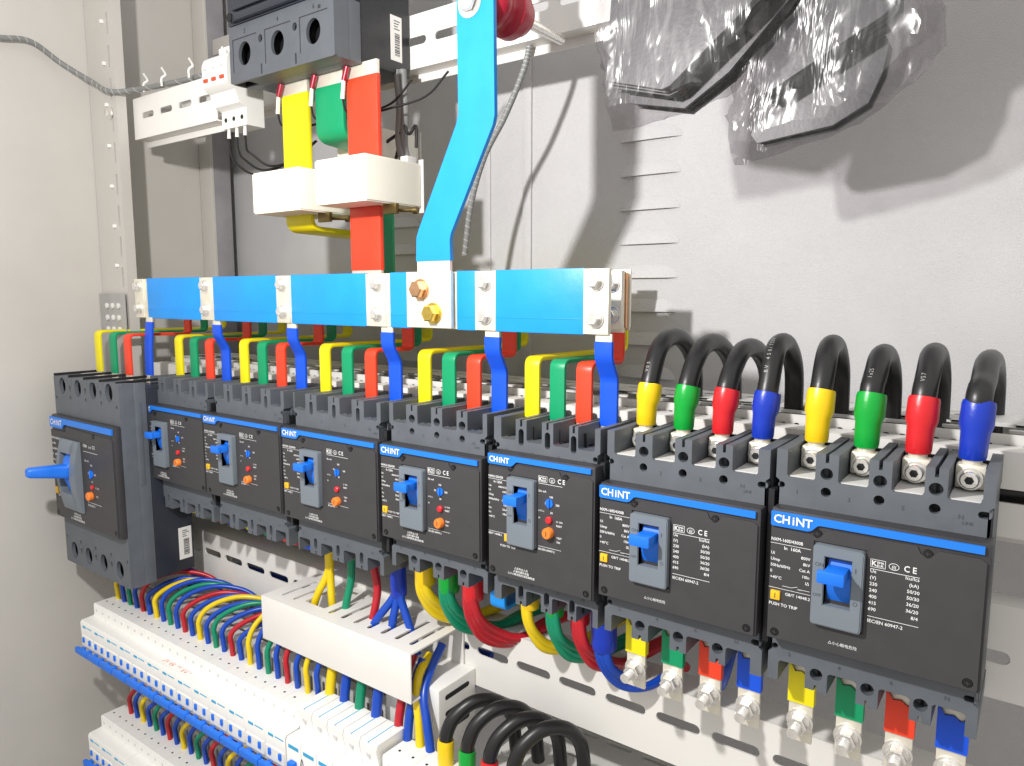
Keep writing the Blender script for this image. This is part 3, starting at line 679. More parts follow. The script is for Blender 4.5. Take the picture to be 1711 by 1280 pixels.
for i, (pts, r) in enumerate((([(20, 0, 20), (24, 5, -60), (14, 10, -140), (40, 0, -200)], 9), ([(34, 6, 20), (36, 10, -70), (26, 16, -150), (50, 10, -215)], 9), ([(10, 4, 10), (40, 10, -120), (66, 14, -110), (70, 10, -160)], 4), ([(22, 8, -120), (-20, 0, -140), (-36, -10, -160)], 4), ([(20, 10, -130), (-4, 6, -210)], 4))):
    MB().tube(smooth(pts, 8), r, 10).build('cable', 'spiral' if r > 5 else 'w_black', cb)

# ------------------------------------------------------------------ main buses
BUSY = dict(blue=1079, red=1216, green=1320, yellow=1443)
gaps = [(-2115, -2060), (-1794, -1733), (-1473, -1417), (-1167, -1095), (-867, -824), (-634, -589)]
bus = thing('busbar', 'long sky blue neutral busbar across the front with silver bolted joints', 'busbar', (-2104, 1079, -68), 'main busbars')
def bl(x): return x + 2104
MB().box(0, bl(-589), -5, 5, 0, 109, 1.2).build('bare_bar', 'tin', bus)
for a, c in ((-2060, -1794), (-1733, -1473), (-1417, -1167), (-1095, -1040), (-916, -867), (-824, -634)):
    sv = MB().box(bl(a), bl(c), -7, 7, -1.5, 110.5, 3).build('insulation_sleeve', 'bar_sky', bus)
    MB().box(bl(a) + 1, bl(c) - 1, -7.7, -6.5, 24, 25.4, .3).build('seam', 'bar_sky', sv)
for a, c in gaps:
    xc = bl((a + c)/2) - (0 if a > -2000 else 14)
    MB().box(xc - 24, xc + 24, -8, -5, 0, 109, 1).build('joint_plate', 'tin', bus)
    for z in (26, 88): MB().hexbolt((xc, -8, z), (0, -1, 0), 11.5, 14, 1.4).build('bolt', 'steel', bus)
def small_bus(colour, x1, mname):
    y = BUSY[colour]
    t = thing('busbar', f'{colour} phase busbar hidden behind the blue one, only its silver end showing', 'busbar', (-2100, y, -66), 'main busbars')
    MB().box(0, x1 + 2100, -5, 5, 0, 108, 1.2).build('bare_bar', 'tin', t)
    MB().box(60, x1 + 2100 - 42, -7, 7, -1, 109, 3).build('insulation_sleeve', mname, t)
    MB().box(x1 + 2100 - 40, x1 + 2100, -9, -5, 0, 108, 1).build('joint_plate', 'tin', t)
    MB().box(x1 + 2100 - 44, x1 + 2100 + 2, 8, 13, 2, 106, 1).build('joint_plate', 'copper' if colour == 'red' else 'tin', t)
    MB().box(x1 + 2100 - 44, x1 + 2100 + 4, 18, 22, -2, 110, 1).build('joint_plate', 'tin', t)
    for z in (26, 84): MB().hexbolt((x1 + 2100 - 18, -9, z), (0, -1, 0), 11.5, 14, 1.4).build('bolt', 'steel', t)
small_bus('red', -636, 'bar_red'); small_bus('green', -688, 'bar_green'); small_bus('yellow', -752, 'bar_yellow')

# neutral link
lk = thing('neutral_link', 'wide sky blue cranked bar rising from the busbar to the upper rail', 'busbar', (-978, 1060, -66))
def lp(x, z): return (x + 978, z + 66)
MB().plate([lp(-1008, 62), lp(-1006, 108), lp(-1000, 122), lp(-902, 308), lp(-897, 325), lp(-900, 620), lp(-817, 620), lp(-814, 312), lp(-818, 296), lp(-918, 112), lp(-921, 100), lp(-920, 62)], 0, 9).build('insulation', 'bar_sky', lk)
MB().plate([lp(-1036, -66), lp(-1036, 42), lp(-1006, 42), lp(-1006, 64), lp(-922, 64), lp(-922, 42), lp(-920, 42), lp(-920, -66)], 1.2, 8).build('bare_end', 'tin', lk)
MB().hexbolt((lp(-996, 0)[0], 1, 74), (0, -1, 0), 17, 20, 1.2).build('copper_bolt', 'copper', lk)
MB().hexbolt((lp(-964, 0)[0], 1, 28), (0, -1, 0), 17, 20, 1.2).build('brass_bolt', 'brass', lk)
MB().tube([(lp(-868, 0)[0], 0, 576), (lp(-868, 0)[0], -2, 576)], 26, 24).hexbolt((lp(-868, 0)[0], -2, 576), (0, -1, 0), 17, 14, 0).build('steel_bolt', 'steel', lk)
ins = thing('standoff_insulator', 'dark red ribbed insulator holding the blue link off the upper rail', 'insulator', (-850, 1070, 516))
pts = [(0, 0, 0), (0, 8, 0), (0, 18, 0), (0, 34, 0), (0, 42, 0), (0, 52, 0), (0, 62, 0), (0, 70, 0), (0, 92, 0), (0, 100, 0), (0, 118, 0)]
MB().tube(pts, [34, 38, 44, 44, 38, 37, 40, 47, 47, 42, 34], 32).build('ribbed_body', 'epoxy_red', ins)
MB().tube([(0, 117, 0), (0, 262, 0)], 10, 16).build('stud', 'steel', ins)
wr_ = thing('wrapped_cable', 'thin cable in grey spiral wrap running down behind the blue link', 'cable', (-945, 1360, 540))
pth = smooth([(0, 0, 0), (-20, 0, -60), (-66, -6, -150), (-120, -10, -230), (-160, -10, -330), (-190, 0, -450)], 14)
MB().tube(pth, 7, 10).build('core', 'spiral', wr_)
m = MB(); sp = []
for i in range(0, len(pth) * 4):
    f = i / 4; a, c = int(f), min(int(f) + 1, len(pth) - 1); p = pth[min(a, len(pth)-1)].lerp(pth[c], f - a); an = i * 0.9
    sp.append(p + Vector((math.cos(an), math.sin(an), 0)) * 6.6)
m.tube(sp, 1.5, 5).build('spiral_wrap', 'spiral_light', wr_)
# grey conduit across the side wall and along the rail
cd = thing('cable_conduit', 'grey spiral wrapped cable sagging across the left side wall to the upper rail', 'cable', (-2400, 868, 700))
pth = smooth([(0, -200, -30), (0, 0, 0), (0, 88, 12), (2, 165, -28), (60, 222, -78), (134, 236, -114), (200, 282, -110), (400, 322, -106), (560, 326, -108)], 12)
MB().tube(pth, 7.6, 12).build('core', 'spiral', cd)
sp = []
for i in range(0, len(pth) * 5):
    f = i / 5; a, c = min(int(f), len(pth)-1), min(int(f) + 1, len(pth) - 1); p = pth[a].lerp(pth[c], f - int(f)); t = (pth[c] - pth[max(a-1, 0)]).normalized()
    u = t.cross(Vector((1, 0, 0.01))).normalized(); v = t.cross(u); an = i * 0.38
    sp.append(p + (u*math.cos(an) + v*math.sin(an)) * 7.2)
MB().tube(sp, 1.3, 5).build('spiral_wrap', 'spiral_light', cd)
for i, x in enumerate((120, 190, 290, 400)):
    t = MB().tube(smooth([(0, -14, -12), (4, -16, 8), (8, -6, 20), (14, -20, 34)], 4), 3, 6).build('cable_tie', 'white', None, loc=(-2340 + x*1.4, 1172, 594))
    tag(t, f'{ORD[i]} white cable tie from the left on the conduit above the rail', 'cable tie', 'cable ties on the conduit')

# ------------------------------------------------------------------ dropper bars from breakers up to the buses
names = {1: 'big lever breaker', 2: 'second breaker', 3: 'third breaker', 4: 'fourth breaker', 5: 'fifth breaker', 6: 'sixth breaker'}
YT = 1100
for bi in range(1, 7):
    if bi == 1: cs = [-2281, -2190, -2106, -2012]; yt = 1032; z0 = -230; zh = -112
    else: cs = [ORIG[bi][0] + c for c in ORIG[bi][2]]; yt = YT; z0 = -228; zh = -118
    wdt = 34 if bi != 6 else 32
    for j, (col, x) in enumerate(zip(('yellow', 'green', 'red'), cs)):
        yb = BUSY[col]
        flatbar('dropper_bar', f'{col} bent bar rising from the {names[bi]} from the left', [(x, yt, z0), (x, yt, zh - 2*j), (x, yb, zh - 4 - 2*j), (x, yb, -72)], wdt, 8, 'bar_' + col, 15, 'colour coded dropper bars', bare_a=22, bare_b=8)
    x = cs[3]
    if bi == 1: x = -2056; pts = [(x, 1064, z0), (x, 1066, -150), (x, 1070, -110), (x, 1073, -80)]
    else: pts = [(x, yt, z0), (x, yt, -144), (x, 1079, -108), (x, 1079, -80)]
    flatbar('dropper_bar', f'blue cranked bar joining the {names[bi]} from the left to the neutral busbar', pts, wdt + 2, 8, 'bar_blue', 9, 'colour coded dropper bars', bare_a=22, bare_b=13)

# ------------------------------------------------------------------ black cables with lugs on breakers 7 and 8
hooks = {7: [(-540, 1330, 12, -64), (-470, 1345, 8, -72), (-405, 1345, 4, -78), (-345, 1290, 0, -66)], 8: [(-272, 1290, 2, -66), (-198, 1310, 2, -78), (-132, 1325, 2, -74), (-64, 1420, 0, -84)]}
for bi in (7, 8):
    x0, z0, cs = ORIG[bi]
    for j, (col, c) in enumerate(zip(('yellow', 'green', 'red', 'blue'), cs)):
        x = x0 + c; zt_ = z0 + (80 if bi == 7 else 78)
        t = thing('power_cable', f'thick black cable with {col} sleeve on the {"second to last" if bi == 7 else "rightmost"} breaker, looping back', 'cable', (x, YT, zt_ - 38), 'black cables looping off the right hand breakers')
        xe, ye, _, zarc = hooks[bi][j]
        zb = 0
        dx, dy = xe - x, ye - YT; za = zarc - (zt_ - 38)
        sl0 = 40; sl1 = 108 + (6 if bi == 8 else 0); lean = 3 if bi == 7 else 2
        rad = 15.5
        pth = [(0, 0, sl0 + 6), (lean*.5, 2, sl1 - 20), (lean, 8, sl1 + 10), (dx*.16 + lean, dy*.16, za - 32), (dx*.36, dy*.36, za - 14), (dx*.62, dy*.62, za - 15), (dx*.88, dy*.88, za - 45), (dx*1.0, dy*.99, za - 90), (dx, dy, -8), (dx, dy, -50)]
        ins_ = MB().tube(smooth(pth, 8), rad, 20).build('insulation', 'w_black', t)
        k = MB().tube([(0, 0, sl0), (0, 0, sl0 + 4), (.5, 0, sl0 + 22), (1, 1, sl0 + 34), (lean*.6, 3, sl0 + 44), (lean, 6, sl1 - 4), (lean*1.1, 7, sl1)], [15, 16, 16.5, 17, 20, 19.5, 18.5], 22)
        k.build('heat_shrink_sleeve', 'slv_' + col, t)
        lug = MB().box(-17, 17, -14, 10, 3, 34, 3).tube([(0, -1, 32), (0, 0, 46)], [11, 12.5], 18)
        lug.build('lug', 'tin', t)
        bm_ = MB().tube([(0, -14, 17), (0, -20, 17)], 14.5, 22).tube([(0, -20, 17), (0, -28, 17), (0, -30, 17)], [11, 11, 9.5], 20)
        bo = bm_.build('hex_socket_bolt', 'steel', t)
        MB().tube([(0, -30.4, 17), (0, -29.6, 17)], 5.5, 6).build('socket', 'hole', bo)
        if (bi, col) in ((7, 'yellow'), (7, 'blue'), (8, 'green'), (8, 'red')):
            P = smooth(pth, 8); pr = MB(); word = {'yellow': 'V05', 'blue': 'BV 450/750V', 'green': '1x25', 'red': 'V57'}[col]
            kk = 17 if col != 'blue' else 19
            acc = 0; idx = kk
            for ch in word:
                p = P[idx]; q = P[idx+1]; tt = (q - p).normalized(); nn = tt.cross(Vector((1, 0, 0))).normalized()
                if nn.y > 0: nn = -nn
                xx = (-nn).cross(tt); M4 = Matrix((( *xx, 0), (*(-nn), 0), (*tt, 0), (0, 0, 0, 1))).transposed(); M4.translation = p + nn * (rad + .4)
                pr.text(ch, 0, 0, 8, 0, M=M4 @ Matrix.Rotation(R(-90), 4, 'Y')); idx += 1
            pr.build('printed_text', 'plate_grey', t)
# ------------------------------------------------------------------ output tabs with studs under breakers 7 and 8
for bi in (7, 8):
    x0, z0, cs = ORIG[bi]; zb = z0 + (-256 if bi == 7 else -258)
    for j, (col, c) in enumerate(zip(('yellow', 'green', 'red', 'blue'), cs)):
        x = x0 + c + 3
        t = thing('terminal_tab', f'silver terminal tab with {col} cap and bolt under the {"second to last" if bi == 7 else "rightmost"} breaker', 'terminal', (x, 1078, zb), 'bolted terminal tabs under the right hand breakers')
        MB().ribbon(fillet([(0, 20, 24), (0, 4, 4), (0, 0, -16), (0, 0, -112)], 8), 34, 6.5, b=1).build('tab', 'tin', t)
        # insulating cap with torn upper lip
        rs = [(-18.5, 12), (-10, -4), (0, -2), (9, -8), (18.5, -2), (18.5, -52), (-18.5, -52)]
        MB().plate(rs, -6, -3.4).plate([(-18.5, 10), (18.5, 10), (18.5, -52), (-18.5, -52)], 3.5, 6).plate([(-18.5, -2), (-16.4, -2), (-16.4, -52), (-18.5, -52)], -3.4, 3.5).plate([(16.4, -2), (18.5, -2), (18.5, -52), (16.4, -52)], -3.4, 3.5).build('cap', 'bar_' + col, t)
        bo = MB(); zc = -80
        bo.tube([(0, -3, zc), (0, -6, zc)], 19, 24).tube([(0, -6, zc), (0, -9, zc)], 15, 24).tube([(0, -9, zc), (0, -22, zc), (0, -23.5, zc)], [14, 14, 12.5], 6)
        bo.tube([(0, -22, zc)] + [(0, -22 - i*1.3, zc) for i in range(1, 18)], [8] + [8 if i % 2 else 6.9 for i in range(1, 18)], 14)
        bo.tube([(0, 3.5, zc), (0, 14, zc)], 14, 6)
        bo.build('stud_and_nut', 'steel', t)

# ------------------------------------------------------------------ wiring under breakers 4, 5, 6
def bundle(label, col, x, y, z, paths, rw, slv=(2, -50), r_s=15, group='wire bundles under the breakers'):
    t = thing('wire_bundle', label, 'wire bundle', (x, y, z), group)
    for p in paths: MB().tube(smooth(p, 7), rw, 12).build('wire', 'w_' + col, t)
    a, c = slv
    MB().tube(smooth([(0, 0, a), (0, -1, (a + c)*.5), (1, 0, c)], 5), [r_s*.86] + [r_s]*9 + [r_s*.92], 16).build('heat_shrink_sleeve', 'slv_' + col, t)
    return t
x0, z0, cs = ORIG[4]
for j, col in enumerate(('yellow', 'green', 'red', 'blue')):
    x = x0 + cs[j] + 2; zz = z0 - 262
    n_ = {'yellow': 2, 'green': 1, 'red': 1, 'blue': 3}[col]
    ps = []
    for k in range(n_):
        o = (k - (n_-1)/2)
        ps.append([(o*5, 0, -8), (o*7, -2, -48), (o*9 + (12 if col == 'red' else 0), -4, -100), (o*34 + (16 if col == 'red' else 0), -20 + 14*o, -152), (o*64, -30 + 20*o, -215)])
    bundle(f'{col} wires running from the fourth breaker down into the white bracket duct', col, x, YT - 6, zz, ps, 9, (2, -50 if col != 'blue' else -100), 14 if n_ < 3 else 18)
x0, z0, cs = ORIG[5]
for j, col in enumerate(('yellow', 'green', 'red')):
    x = x0 + cs[j]; zz = z0 - 236
    ps = []
    for k in range(3):
        o = k - 1
        ps.append([(o*6, 0, -6), (o*8, -10, -60), (o*9 + 6, -8 + 4*k, -104 - 6*j), (20 + o*8, 24 + 10*k, -150 + 6*o - 8*j), (50 + 10*o, 90, -172 + 8*o - 8*j), (90 + 16*o, 160, -160 + 6*o), (140, 220, -150)])
    bundle(f'thick {col} wire bundle curling back under the fifth breaker', col, x, YT - 8, zz, ps, 9.5, (2, -80), 22)
flatbar('neutral_strap', 'sky blue flat strap bent back under the fifth breaker', [(x0 + cs[3] + 2, YT - 8, z0 - 246), (x0 + cs[3] + 2, YT - 8, z0 - 318), (x0 + cs[3] + 10, YT + 120, z0 - 312)], 36, 9, 'bar_sky', 12, None)
x0, z0, cs = ORIG[6]
for j, col in enumerate(('yellow', 'green', 'red', 'blue')):
    x = x0 + cs[j] + 2; zz = z0 - 258; ps = []
    for k in range(3 if col != 'yellow' else 2):
        o = k - 1
        if col == 'blue': ps.append([(o*7, 0, -6), (o*8, -8, -70), (o*9 + 8, -4, -120), (30 + o*8, 24 + 6*k, -160 + 4*o), (60, 60, -170), (90, 120, -150)])
        else: ps.append([(o*5, 0, -6), (o*7, -8, -54), (o*8 + 8, -4, -96), (24 + o*6, 20 + 8*k, -136 + 6*o), (50 + 8*o, 70, -150 + 6*o), (82 + 8*o, 130, -134), (120, 190, -110)])
    bundle(f'{col} wires with sleeve curling back under the narrow sixth breaker', col, x, YT - 8, zz, ps, 8, (2, -58 if col != 'blue' else -92), 17 if col != 'blue' else 23)
for i, (pts, col) in enumerate((([(0, 0, 0), (-20, -10, -40), (-34, 20, -90), (-30, 60, -120)], 'red'), ([(80, 0, 0), (70, -10, -60), (50, 20, -110), (30, 60, -130)], 'blue'))):
    t = MB().tube(smooth(pts, 8), 9, 12).build('loose_wire', 'w_' + col, None, loc=(-462, 1150, -560))
    tag(t, f'{col} wire passing behind the terminal tabs of the second to last breaker', 'wire')
# caps under breakers 2 and 3
for bi in (2, 3, 4):
    x0, z0, cs = ORIG[bi]
    for j, (col, c) in enumerate(zip(('yellow', 'green', 'red', 'blue'), cs)):
        if bi == 4: continue
        x = x0 + c
        flatbar('output_bar', f'short {col} bar bent back under the {ORD[bi-1]} breaker', [(x, YT - 4, z0 - 262), (x, YT - 4, z0 - 322), (x + 6, YT + 60, z0 - 340), (x + 12, YT + 110, z0 - 330)], 40, 8, 'bar_' + col, 12, 'output bars under the left breakers', bare_a=14)

# ------------------------------------------------------------------ white bracket duct under breaker 4
bd = thing('bracket_duct', 'open ended white slotted duct sticking out of the lower rail', 'cable duct', (-1476, 1000, -826))
Wd, Dd, Hd = 492, 168, 108
MB().box(0, Wd, 0, 4, 0, Hd, 1.6).build('front_lid', 'rail', bd)
m = MB(); hs = []
for i, x in enumerate(range(24, Wd - 30, 42)): 
    if i in (2, 3): continue
    hs.append(slot(x + 18, 84, 11, 108))
hs.append(rrect(112, 40, 182, 150, 5))
m.plate(rrect(0, 4, Wd, Dd, 3), Hd - 4, Hd - .5, hs, axis='Z')
m.plate(rect(0, Dd - 4, Wd, Dd), 4, Hd - 4, axis='Z')
hs2 = [slot(x + 18, 70, 11, 90) for x in range(24, Wd - 30, 42)]
m.plate(rrect(0, 4, Wd, Dd - 4, 3), 1, 4.5, hs2, axis='Z')
m.build('slotted_trough', 'rail', bd)
wb_ = thing('white_housing', 'plain white box with three slots on its side below the bracket duct', 'device housing', (-1110, 1050, -1010))
hs = [slot(0, 0, 1, 1)]
MB().box(0, 156, 0, 120, 0, 200, 4).build('housing', 'white', wb_)
m = MB()
for z in (176, 140, 104): m.plate(slot(58, z, 78, 11), 156, 156.6, axis='X')
m.build('vent_slot', 'hole', wb_)

# ------------------------------------------------------------------ rows of small white two pole breakers
MW = 36.9 * 2
def make_mcb(label, group):
    t = thing('miniature_breaker', label, 'circuit breaker', (-2231, 905, -953), group)
    g = 0.3
    prof = [(0, -6), (4, 0), (38, 2), (40, 6), (40, 34), (43, 38), (112, 38), (114, 34), (114, -110), (44, -110), (40, -106), (40, -92), (10, -92), (2, -78)]
    MB().plate(prof, g, MW - g, axis='X').build('housing', 'white', t)
    m = MB().plate([(-1, -44), (-1, -74), (8, -76), (8, -42)], 5, MW - 5, axis='X'); m.build('toggle_well', 'ivory', t)
    tg = MB()
    for x in (MW*.25, MW*.75): tg.box(x - 3, x + 5, -5, 2, -62, -47, 1.5)
    tg.box(1.2, MW - 1.2, -21, -10, -91, -74, 2.5)
    for x in (MW*.25, MW*.75): tg.box(x - 8, x + 8, -12, 0, -90, -78, 1)
    tg.build('linked_toggle', 'toggle', t)
    lb = MB(); lb.box(14, 32, -.6, 0.4, -18, -12); lb.build('rating_label', 'ink_blue', t)
    l2 = MB().box(38, 68, -.4, .6, -15.5, -13); l2.box(16, 30, -.9, 0.2, -14.3, -13.6); l2.build('printed_line', 'ink_blue', t)
    sc_ = MB()
    for x in (MW*.25, MW*.75): sc_.tube([(x, 70, 37.5), (x, 70, 38.4)], 3, 10)
    sc_.build('test_hole', 'hole', t)
    s2 = MB()
    for x in (MW*.25, MW*.75): s2.tube([(x, 39.4, 20), (x, 40.5, 20)], 4.5, 12)
    s2.build('terminal_screw', 'duct', t)
    return t
GM = 'small breakers in the upper left row'
first = make_mcb('first small white breaker from the left in the upper row', GM)
rows_ = []
for r_, (xs_, zs_) in enumerate(((-2231, -953), (-2236, -1310))):
    for i in range(13):
        lab = f'{ORD[i]} small white breaker from the left in the {"upper" if r_ == 0 else "lower"} row'
        if r_ == 0 and i == 0: continue
        o = dup(first, (xs_ + i*MW, 905, zs_), None, lab)
        if r_ == 1: o['group'] = 'small breakers in the lower left row'
# handwriting in marker on two covers
def scribble(seed, w, h, n):
    random.seed(seed); P = []
    for i in range(n):
        P.append((w * i / n + random.uniform(-3, 3), 0, (h if i % 2 else 0) + random.uniform(-h*.4, h*.4)))
    return P
t = MB().tube(smooth([(p[0], 906 - 905 + 18 + p[2], 0) for p in scribble(4, 130, 14, 18)], 3), .8, 4).build('handwriting', 'ink_red', None, loc=(-1800, 905, -952))
tag(t, 'red marker scribble on top of the upper row of small breakers', 'handwriting')
# wide three-module group right of the upper row
def make_wide(x0, x1, zt_, lab, k):
    t = thing('miniature_breaker', lab, 'circuit breaker', (x0, 905, -953), 'wider breakers at the right of the upper row')
    prof = [(0, -6), (4, 0), (36, 0), (38, 6), (30, 44), (34, zt_), (110, zt_), (114, zt_ - 4), (114, -110), (40, -110), (40, -92), (0, -92)]
    w = x1 - x0
    MB().plate(prof, 0.8, w - .8, axis='X').build('housing', 'white', t)
    m = MB(); m.box(w/2 - 1, w/2 + 1, 30, 112, zt_, zt_ + .5) ; m.box(8, w - 8, -.8, .2, -20, -12); m.build('printed_line', 'ink_blue', t)
    m = MB().tube([(w/2, 33, zt_ - 26), (w/2, 29, zt_ - 26)], 5, 12); m.build('terminal_screw', 'duct', t)
    m = MB().box(w*.3, w*.7, -12, 2, -70, -45, 3); m.build('toggle', 'toggle', t)
    return t
xs_ = -1268
for i in range(5):
    make_wide(xs_ + i*50, xs_ + i*50 + 50, 58, f'{ORD[i]} wide white breaker beyond the right end of the upper row', 0)
for i in range(4):
    o = dup(first, (xs_ + 250 + 6 + i*MW, 905, -953), None, f'{ORD[i]} small white breaker right of the wide ones')
    o['group'] = 'small breakers right of the wide ones'
t = MB().tube(smooth([(p[0], 0, p[2]) for p in scribble(9, 110, 16, 14)], 3), .8, 4).build('handwriting', 'ink_black', None, loc=(-1220, 903.5, -1004))
tag(t, 'black pen scribble on the fronts of the wide white breakers', 'handwriting')

# wires rising from the rows
seq = ['yellow', 'blue', 'green', 'blue', 'red', 'blue']
cnt = {}
random.seed(11)
def row_wire(x, z, col, row, which, s_=1.0):
    key = (row, col); cnt[key] = cnt.get(key, 0) + 1; k = cnt[key]
    o_ = ORD[k-1] if k <= len(ORD) else f'{k}th'
    j = random.uniform(-5, 5)
    hgt = (74 + random.uniform(-8, 8)) * s_
    if row == 'upper' and x > -1545: pts = [(0, 0, -10), (0, -2, 30), (-3 + j*.4, 0, 60), (2 + j, 16, 92), (10, 50, 125)]
    else: pts = [(0, 0, -10), (-2, -2, 26), (-4 + j*.4, -2, 50*s_), (6 + j, 10, hgt), (34 + j, 38, hgt + 22*s_), (72 + j*2, 78, hgt + 32*s_), (120 + j*3, 124, hgt + 16*s_), (170 + j*3, 150, hgt - 22)]
    t = MB().tube(smooth(pts, 6), 6.6, 12).build('wire', 'w_' + col, None, loc=(x, 1006, z))
    tag(t, f'{o_} {col} wire from the left arching up from the {row} row of small breakers', 'wire', f'wires arching from the {row} row')
for i in range(26):
    row_wire(-2222 + 18 + i*36.9, -915, seq[i % 6], 'upper', i)
    row_wire(-2190 + 18 + i*36.9, -1272, seq[(i + 4) % 6], 'lower', i, 1.0)
for i in range(2):
    row_wire(-2262 + 36.9*i + 30, -915, ('yellow', 'blue')[i], 'upper', i) if False else None
# thicker wires up into the bracket duct
spec = [(-1243, 'yellow', 11.5), (-1195, 'blue', 11), (-1146, 'green', 11), (-1094, 'blue', 11.5), (-1030, 'red', 9.5), (-1002, 'blue', 9.5), (-966, 'yellow', 9.5), (-938, 'blue', 9.5)]
for i, (x, col, r) in enumerate(spec):
    dx = -8 if i < 6 else -12
    top = [(0, 0, 0), (-2, 8, 40), (dx*.6, 22, 80), (dx, 40, 120), (dx, 60, 150)] if i < 6 else [(0, 0, 0), (-10, 8, 50), (-26, 20, 90), (-34, 36, 130), (-44, 80, 150)]
    if i == 7: top = [(0, 0, 0), (-16, 8, 50), (-40, 26, 95), (-54, 62, 130), (-58, 105, 168)]
    t = MB().tube(smooth(top, 7), r, 14).build('wire', 'w_' + col, None, loc=(x - 6, 1012, -897 if i < 4 else -917))
    tag(t, f'{ORD[i]} thick wire from the left, {col}, rising into the white bracket duct', 'wire', 'thick wires under the bracket duct')

# mass of wires running sideways behind the rows
cols = ['blue', 'blue', 'red', 'green', 'blue', 'yellow', 'blue', 'red', 'blue', 'green', 'blue', 'blue']
hb = thing('wire_loom', 'dark loom of coloured wires running sideways behind the lower rail', 'wire loom', (-2150, 1190, -880))
for i, c in enumerate(cols):
    y = 20 + (i % 4)*22; z = (i // 4)*22 - 14
    MB().tube(smooth([(40*(i % 3), y - 30, z - 20), (160, y, z), (500, y + 6, z + 8), (900, y, z), (1150, y + 10, z + 4)], 6), 9, 10).build('wire', 'w_' + c, hb)

# ------------------------------------------------------------------ cables in the lower right corner
for i, (x, col, h) in enumerate(((-892, 'yellow', 0), (-838, 'green', 4), (-784, 'red', 0), (-730, 'blue', 2))):
    t = thing('power_cable', f'black cable loop with {col} sleeve at the bottom, right of the white box', 'cable', (x, 1000, -876), 'black cable loops at the bottom')
    MB().tube(smooth([(0, 0, 0), (2, 2, 26), (12, 16, 56 + h), (34, 50, 78 + h), (58, 92, 66 + h), (72, 120, 26), (76, 130, -50)], 8), 13.5, 16).build('insulation', 'w_black', t)
    MB().tube([(0, 0, -80), (0, 0, -40), (0, 0, 4), (0, 1, 10)], [16, 16, 17, 16], 18).build('heat_shrink_sleeve', 'slv_' + col, t)
t = MB().tube(smooth([(-40, 0, -70), (-24, 8, -10), (14, 24, 26), (60, 40, 30), (96, 60, 4), (112, 80, -60)], 8), 10, 14).build('loop_wire', 'w_yellow', None, loc=(-660, 1000, -885))
tag(t, 'yellow wire loop at the bottom edge beside the black cables', 'wire')
t = MB().tube(smooth([(-30, 0, -60), (-10, 8, -14), (30, 30, 4), (80, 60, -10), (110, 80, -60)], 8), 11, 14).build('loop_wire', 'w_green', None, loc=(-620, 985, -905))
tag(t, 'green wire loop at the bottom edge in front of the yellow one', 'wire')
t = MB().tube(smooth([(0, 0, 0), (50, 20, -8), (110, 30, -34), (170, 40, -80)], 6), 4, 8).build('loose_wire', 'w_yellow', None, loc=(-560, 1150, -935))
tag(t, 'thin loose yellow wire lying under the lower rail', 'wire')
t = MB().tube(smooth([(0, 0, 0), (30, 10, -6), (90, 10, -2)], 6), 12, 12).build('loose_wire', 'w_blue', None, loc=(12, 1230, -385))
tag(t, 'blue wire glimpsed at the right edge between the slotted rails', 'wire')

t = MB().tube([(0, 0, 0), (90, 4, 2), (190, 10, 6)], 17, 14).build('loose_wire', 'w_black', None, loc=(-90, 1202, -274))  # dark cylinder added behind the rail slot to imitate its deep shade, no real wire
tag(t, 'black cable glimpsed through the slot beside the rightmost breaker', 'wire')
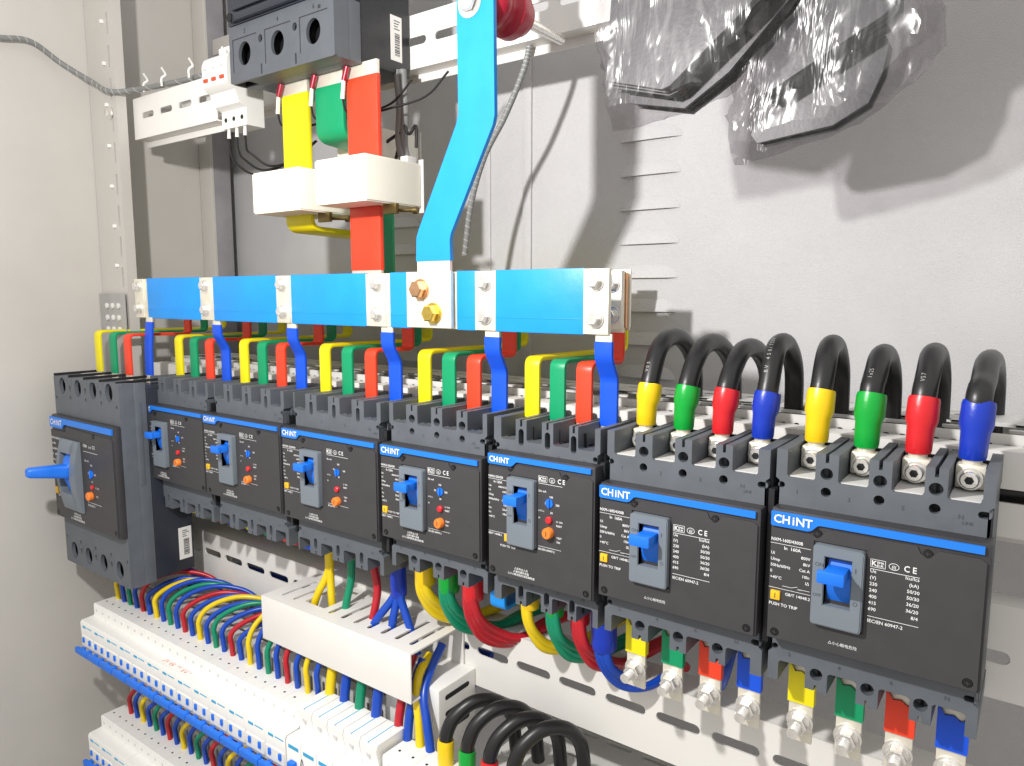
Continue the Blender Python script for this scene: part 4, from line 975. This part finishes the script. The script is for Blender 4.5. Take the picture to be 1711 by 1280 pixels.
# ------------------------------------------------------------------ bags of spare covers hanging at the top right
def bag(label, Y, film, plates, dep, seed, tilt):
    fx_, fz_ = film[0]; random.seed(seed)
    t = thing('plastic_bag', label, 'bag', (film[0][0], Y, film[0][1]), 'clear bags of spare covers')
    for k, (poly, y0, y1) in enumerate(plates):
        MB().plate([(a - fx_, b - fz_) for a, b in poly], y0, y1).build('spare_cover', 'cover_grey', t)
    # crumpled film: front and back skins joined along the rim
    pts = []; n0 = len(film)
    rim = []
    for i in range(n0):
        a, b = Vector(film[i]), Vector(film[(i+1) % n0]); L = (b - a).length; q = max(1, int(L / 16))
        for j in range(q):
            p = a.lerp(b, j / q); rim.append(p + Vector((random.uniform(-2, 2), random.uniform(-2, 2))))
    xs = [p.x for p in rim]; zs = [p.y for p in rim]
    inner = []
    def inside(p):
        c = False; j = len(rim) - 1
        for i in range(len(rim)):
            if (rim[i].y > p[1]) != (rim[j].y > p[1]) and p[0] < (rim[j].x - rim[i].x) * (p[1] - rim[i].y) / (rim[j].y - rim[i].y) + rim[i].x: c = not c
            j = i
        return c
    x = min(xs)
    while x < max(xs):
        z = min(zs)
        while z < max(zs):
            p = Vector((x + random.uniform(-5, 5), z + random.uniform(-5, 5)))
            if inside(p) and min((p - r_).length for r_ in rim) > 7: inner.append(p)
            z += 13
        x += 13
    for sgn in (-1, 1):
        vv, ee, ff, *_ = delaunay_2d_cdt(rim + inner, [(i, (i+1) % len(rim)) for i in range(len(rim))], [], 1, 1e-4)
        m = MB(); V = []
        for p in vv:
            e = min((p - r_).length for r_ in rim); th = min(1, e / 26) ** .6
            q = Vector((p.x * .018, p.y * .007 + p.x * .006, seed + sgn))
            nz = noise.noise(q) * 15 + abs(noise.noise(q * 2.3)) * 10 + noise.noise(q * 6) * 2
            V.append(m.bm.verts.new((p.x - fx_, (sgn * dep[0 if sgn < 0 else 1] - (5 if sgn < 0 else -5)) * th - max(0, nz + 4) * th * (1 if sgn < 0 else -1) , p.y - fz_)))
        for f in ff:
            try: m.bm.faces.new([V[i] for i in f])
            except ValueError: pass
        m.build('film', 'film', t, ang=24)
    return t
def K(L, k=.943): return [(a * k, b * k) for a, b in L]
def KP(P, k=.943): return [(K(p, k), a, b) for p, a, b in P]
fa = [(-700, 560), (-705, 440), (-690, 400), (-684, 330), (-676, 296), (-640, 296), (-580, 306), (-500, 316), (-440, 340), (-425, 360), (-330, 490), (-300, 560)]
def stack(poly, n_, y0, th, gap, sd, jit=2.0):
    random.seed(sd); out = []
    cx_ = sum(p[0] for p in poly)/len(poly); cz_ = sum(p[1] for p in poly)/len(poly)
    for k in range(n_):
        a = R(random.uniform(-1.2, 1.2)); dx, dz = random.uniform(-jit, jit) + k*.9, random.uniform(-jit, jit) - k*1.2
        q = [(cx_ + (x-cx_)*math.cos(a) - (z-cz_)*math.sin(a) + dx, cz_ + (x-cx_)*math.sin(a) + (z-cz_)*math.cos(a) + dz) for x, z in poly]
        out.append((q, y0 + k*(th+gap), y0 + k*(th+gap) + th))
    return out
pa = stack([(-660, 545), (-668, 372), (-560, 342), (-545, 346), (-420, 446), (-404, 462), (-360, 545)], 5, -44, 6, 5, 1) + stack([(-640, 540), (-655, 352), (-548, 326), (-470, 372), (-352, 486), (-330, 540)], 4, 10, 7, 5, 2, 4)
bag('clear plastic bag of dark grey covers hanging from the top, left of two', 1170, K(fa), KP(pa), (46, 42), 2.3, 0)
fb = [(-390, 560), (-420, 460), (-450, 340), (-456, 280), (-446, 214), (-380, 222), (-290, 244), (-236, 268), (-176, 310), (-146, 350), (-150, 400), (-190, 470), (-210, 560)]
pb_ = stack([(-398, 560), (-412, 336), (-392, 310), (-380, 312), (-222, 392), (-208, 408), (-208, 560)], 6, -44, 6, 4, 5) + stack([(-410, 330), (-426, 264), (-416, 250), (-300, 262), (-250, 288), (-232, 330), (-226, 372), (-240, 400)], 4, 18, 7, 3, 6, 3)
bag('clear crumpled plastic bag of dark covers hanging at the top right, right of two', 1262, K(fb, 1.018), KP(pb_, 1.018), (50, 56), 7.9, 0)
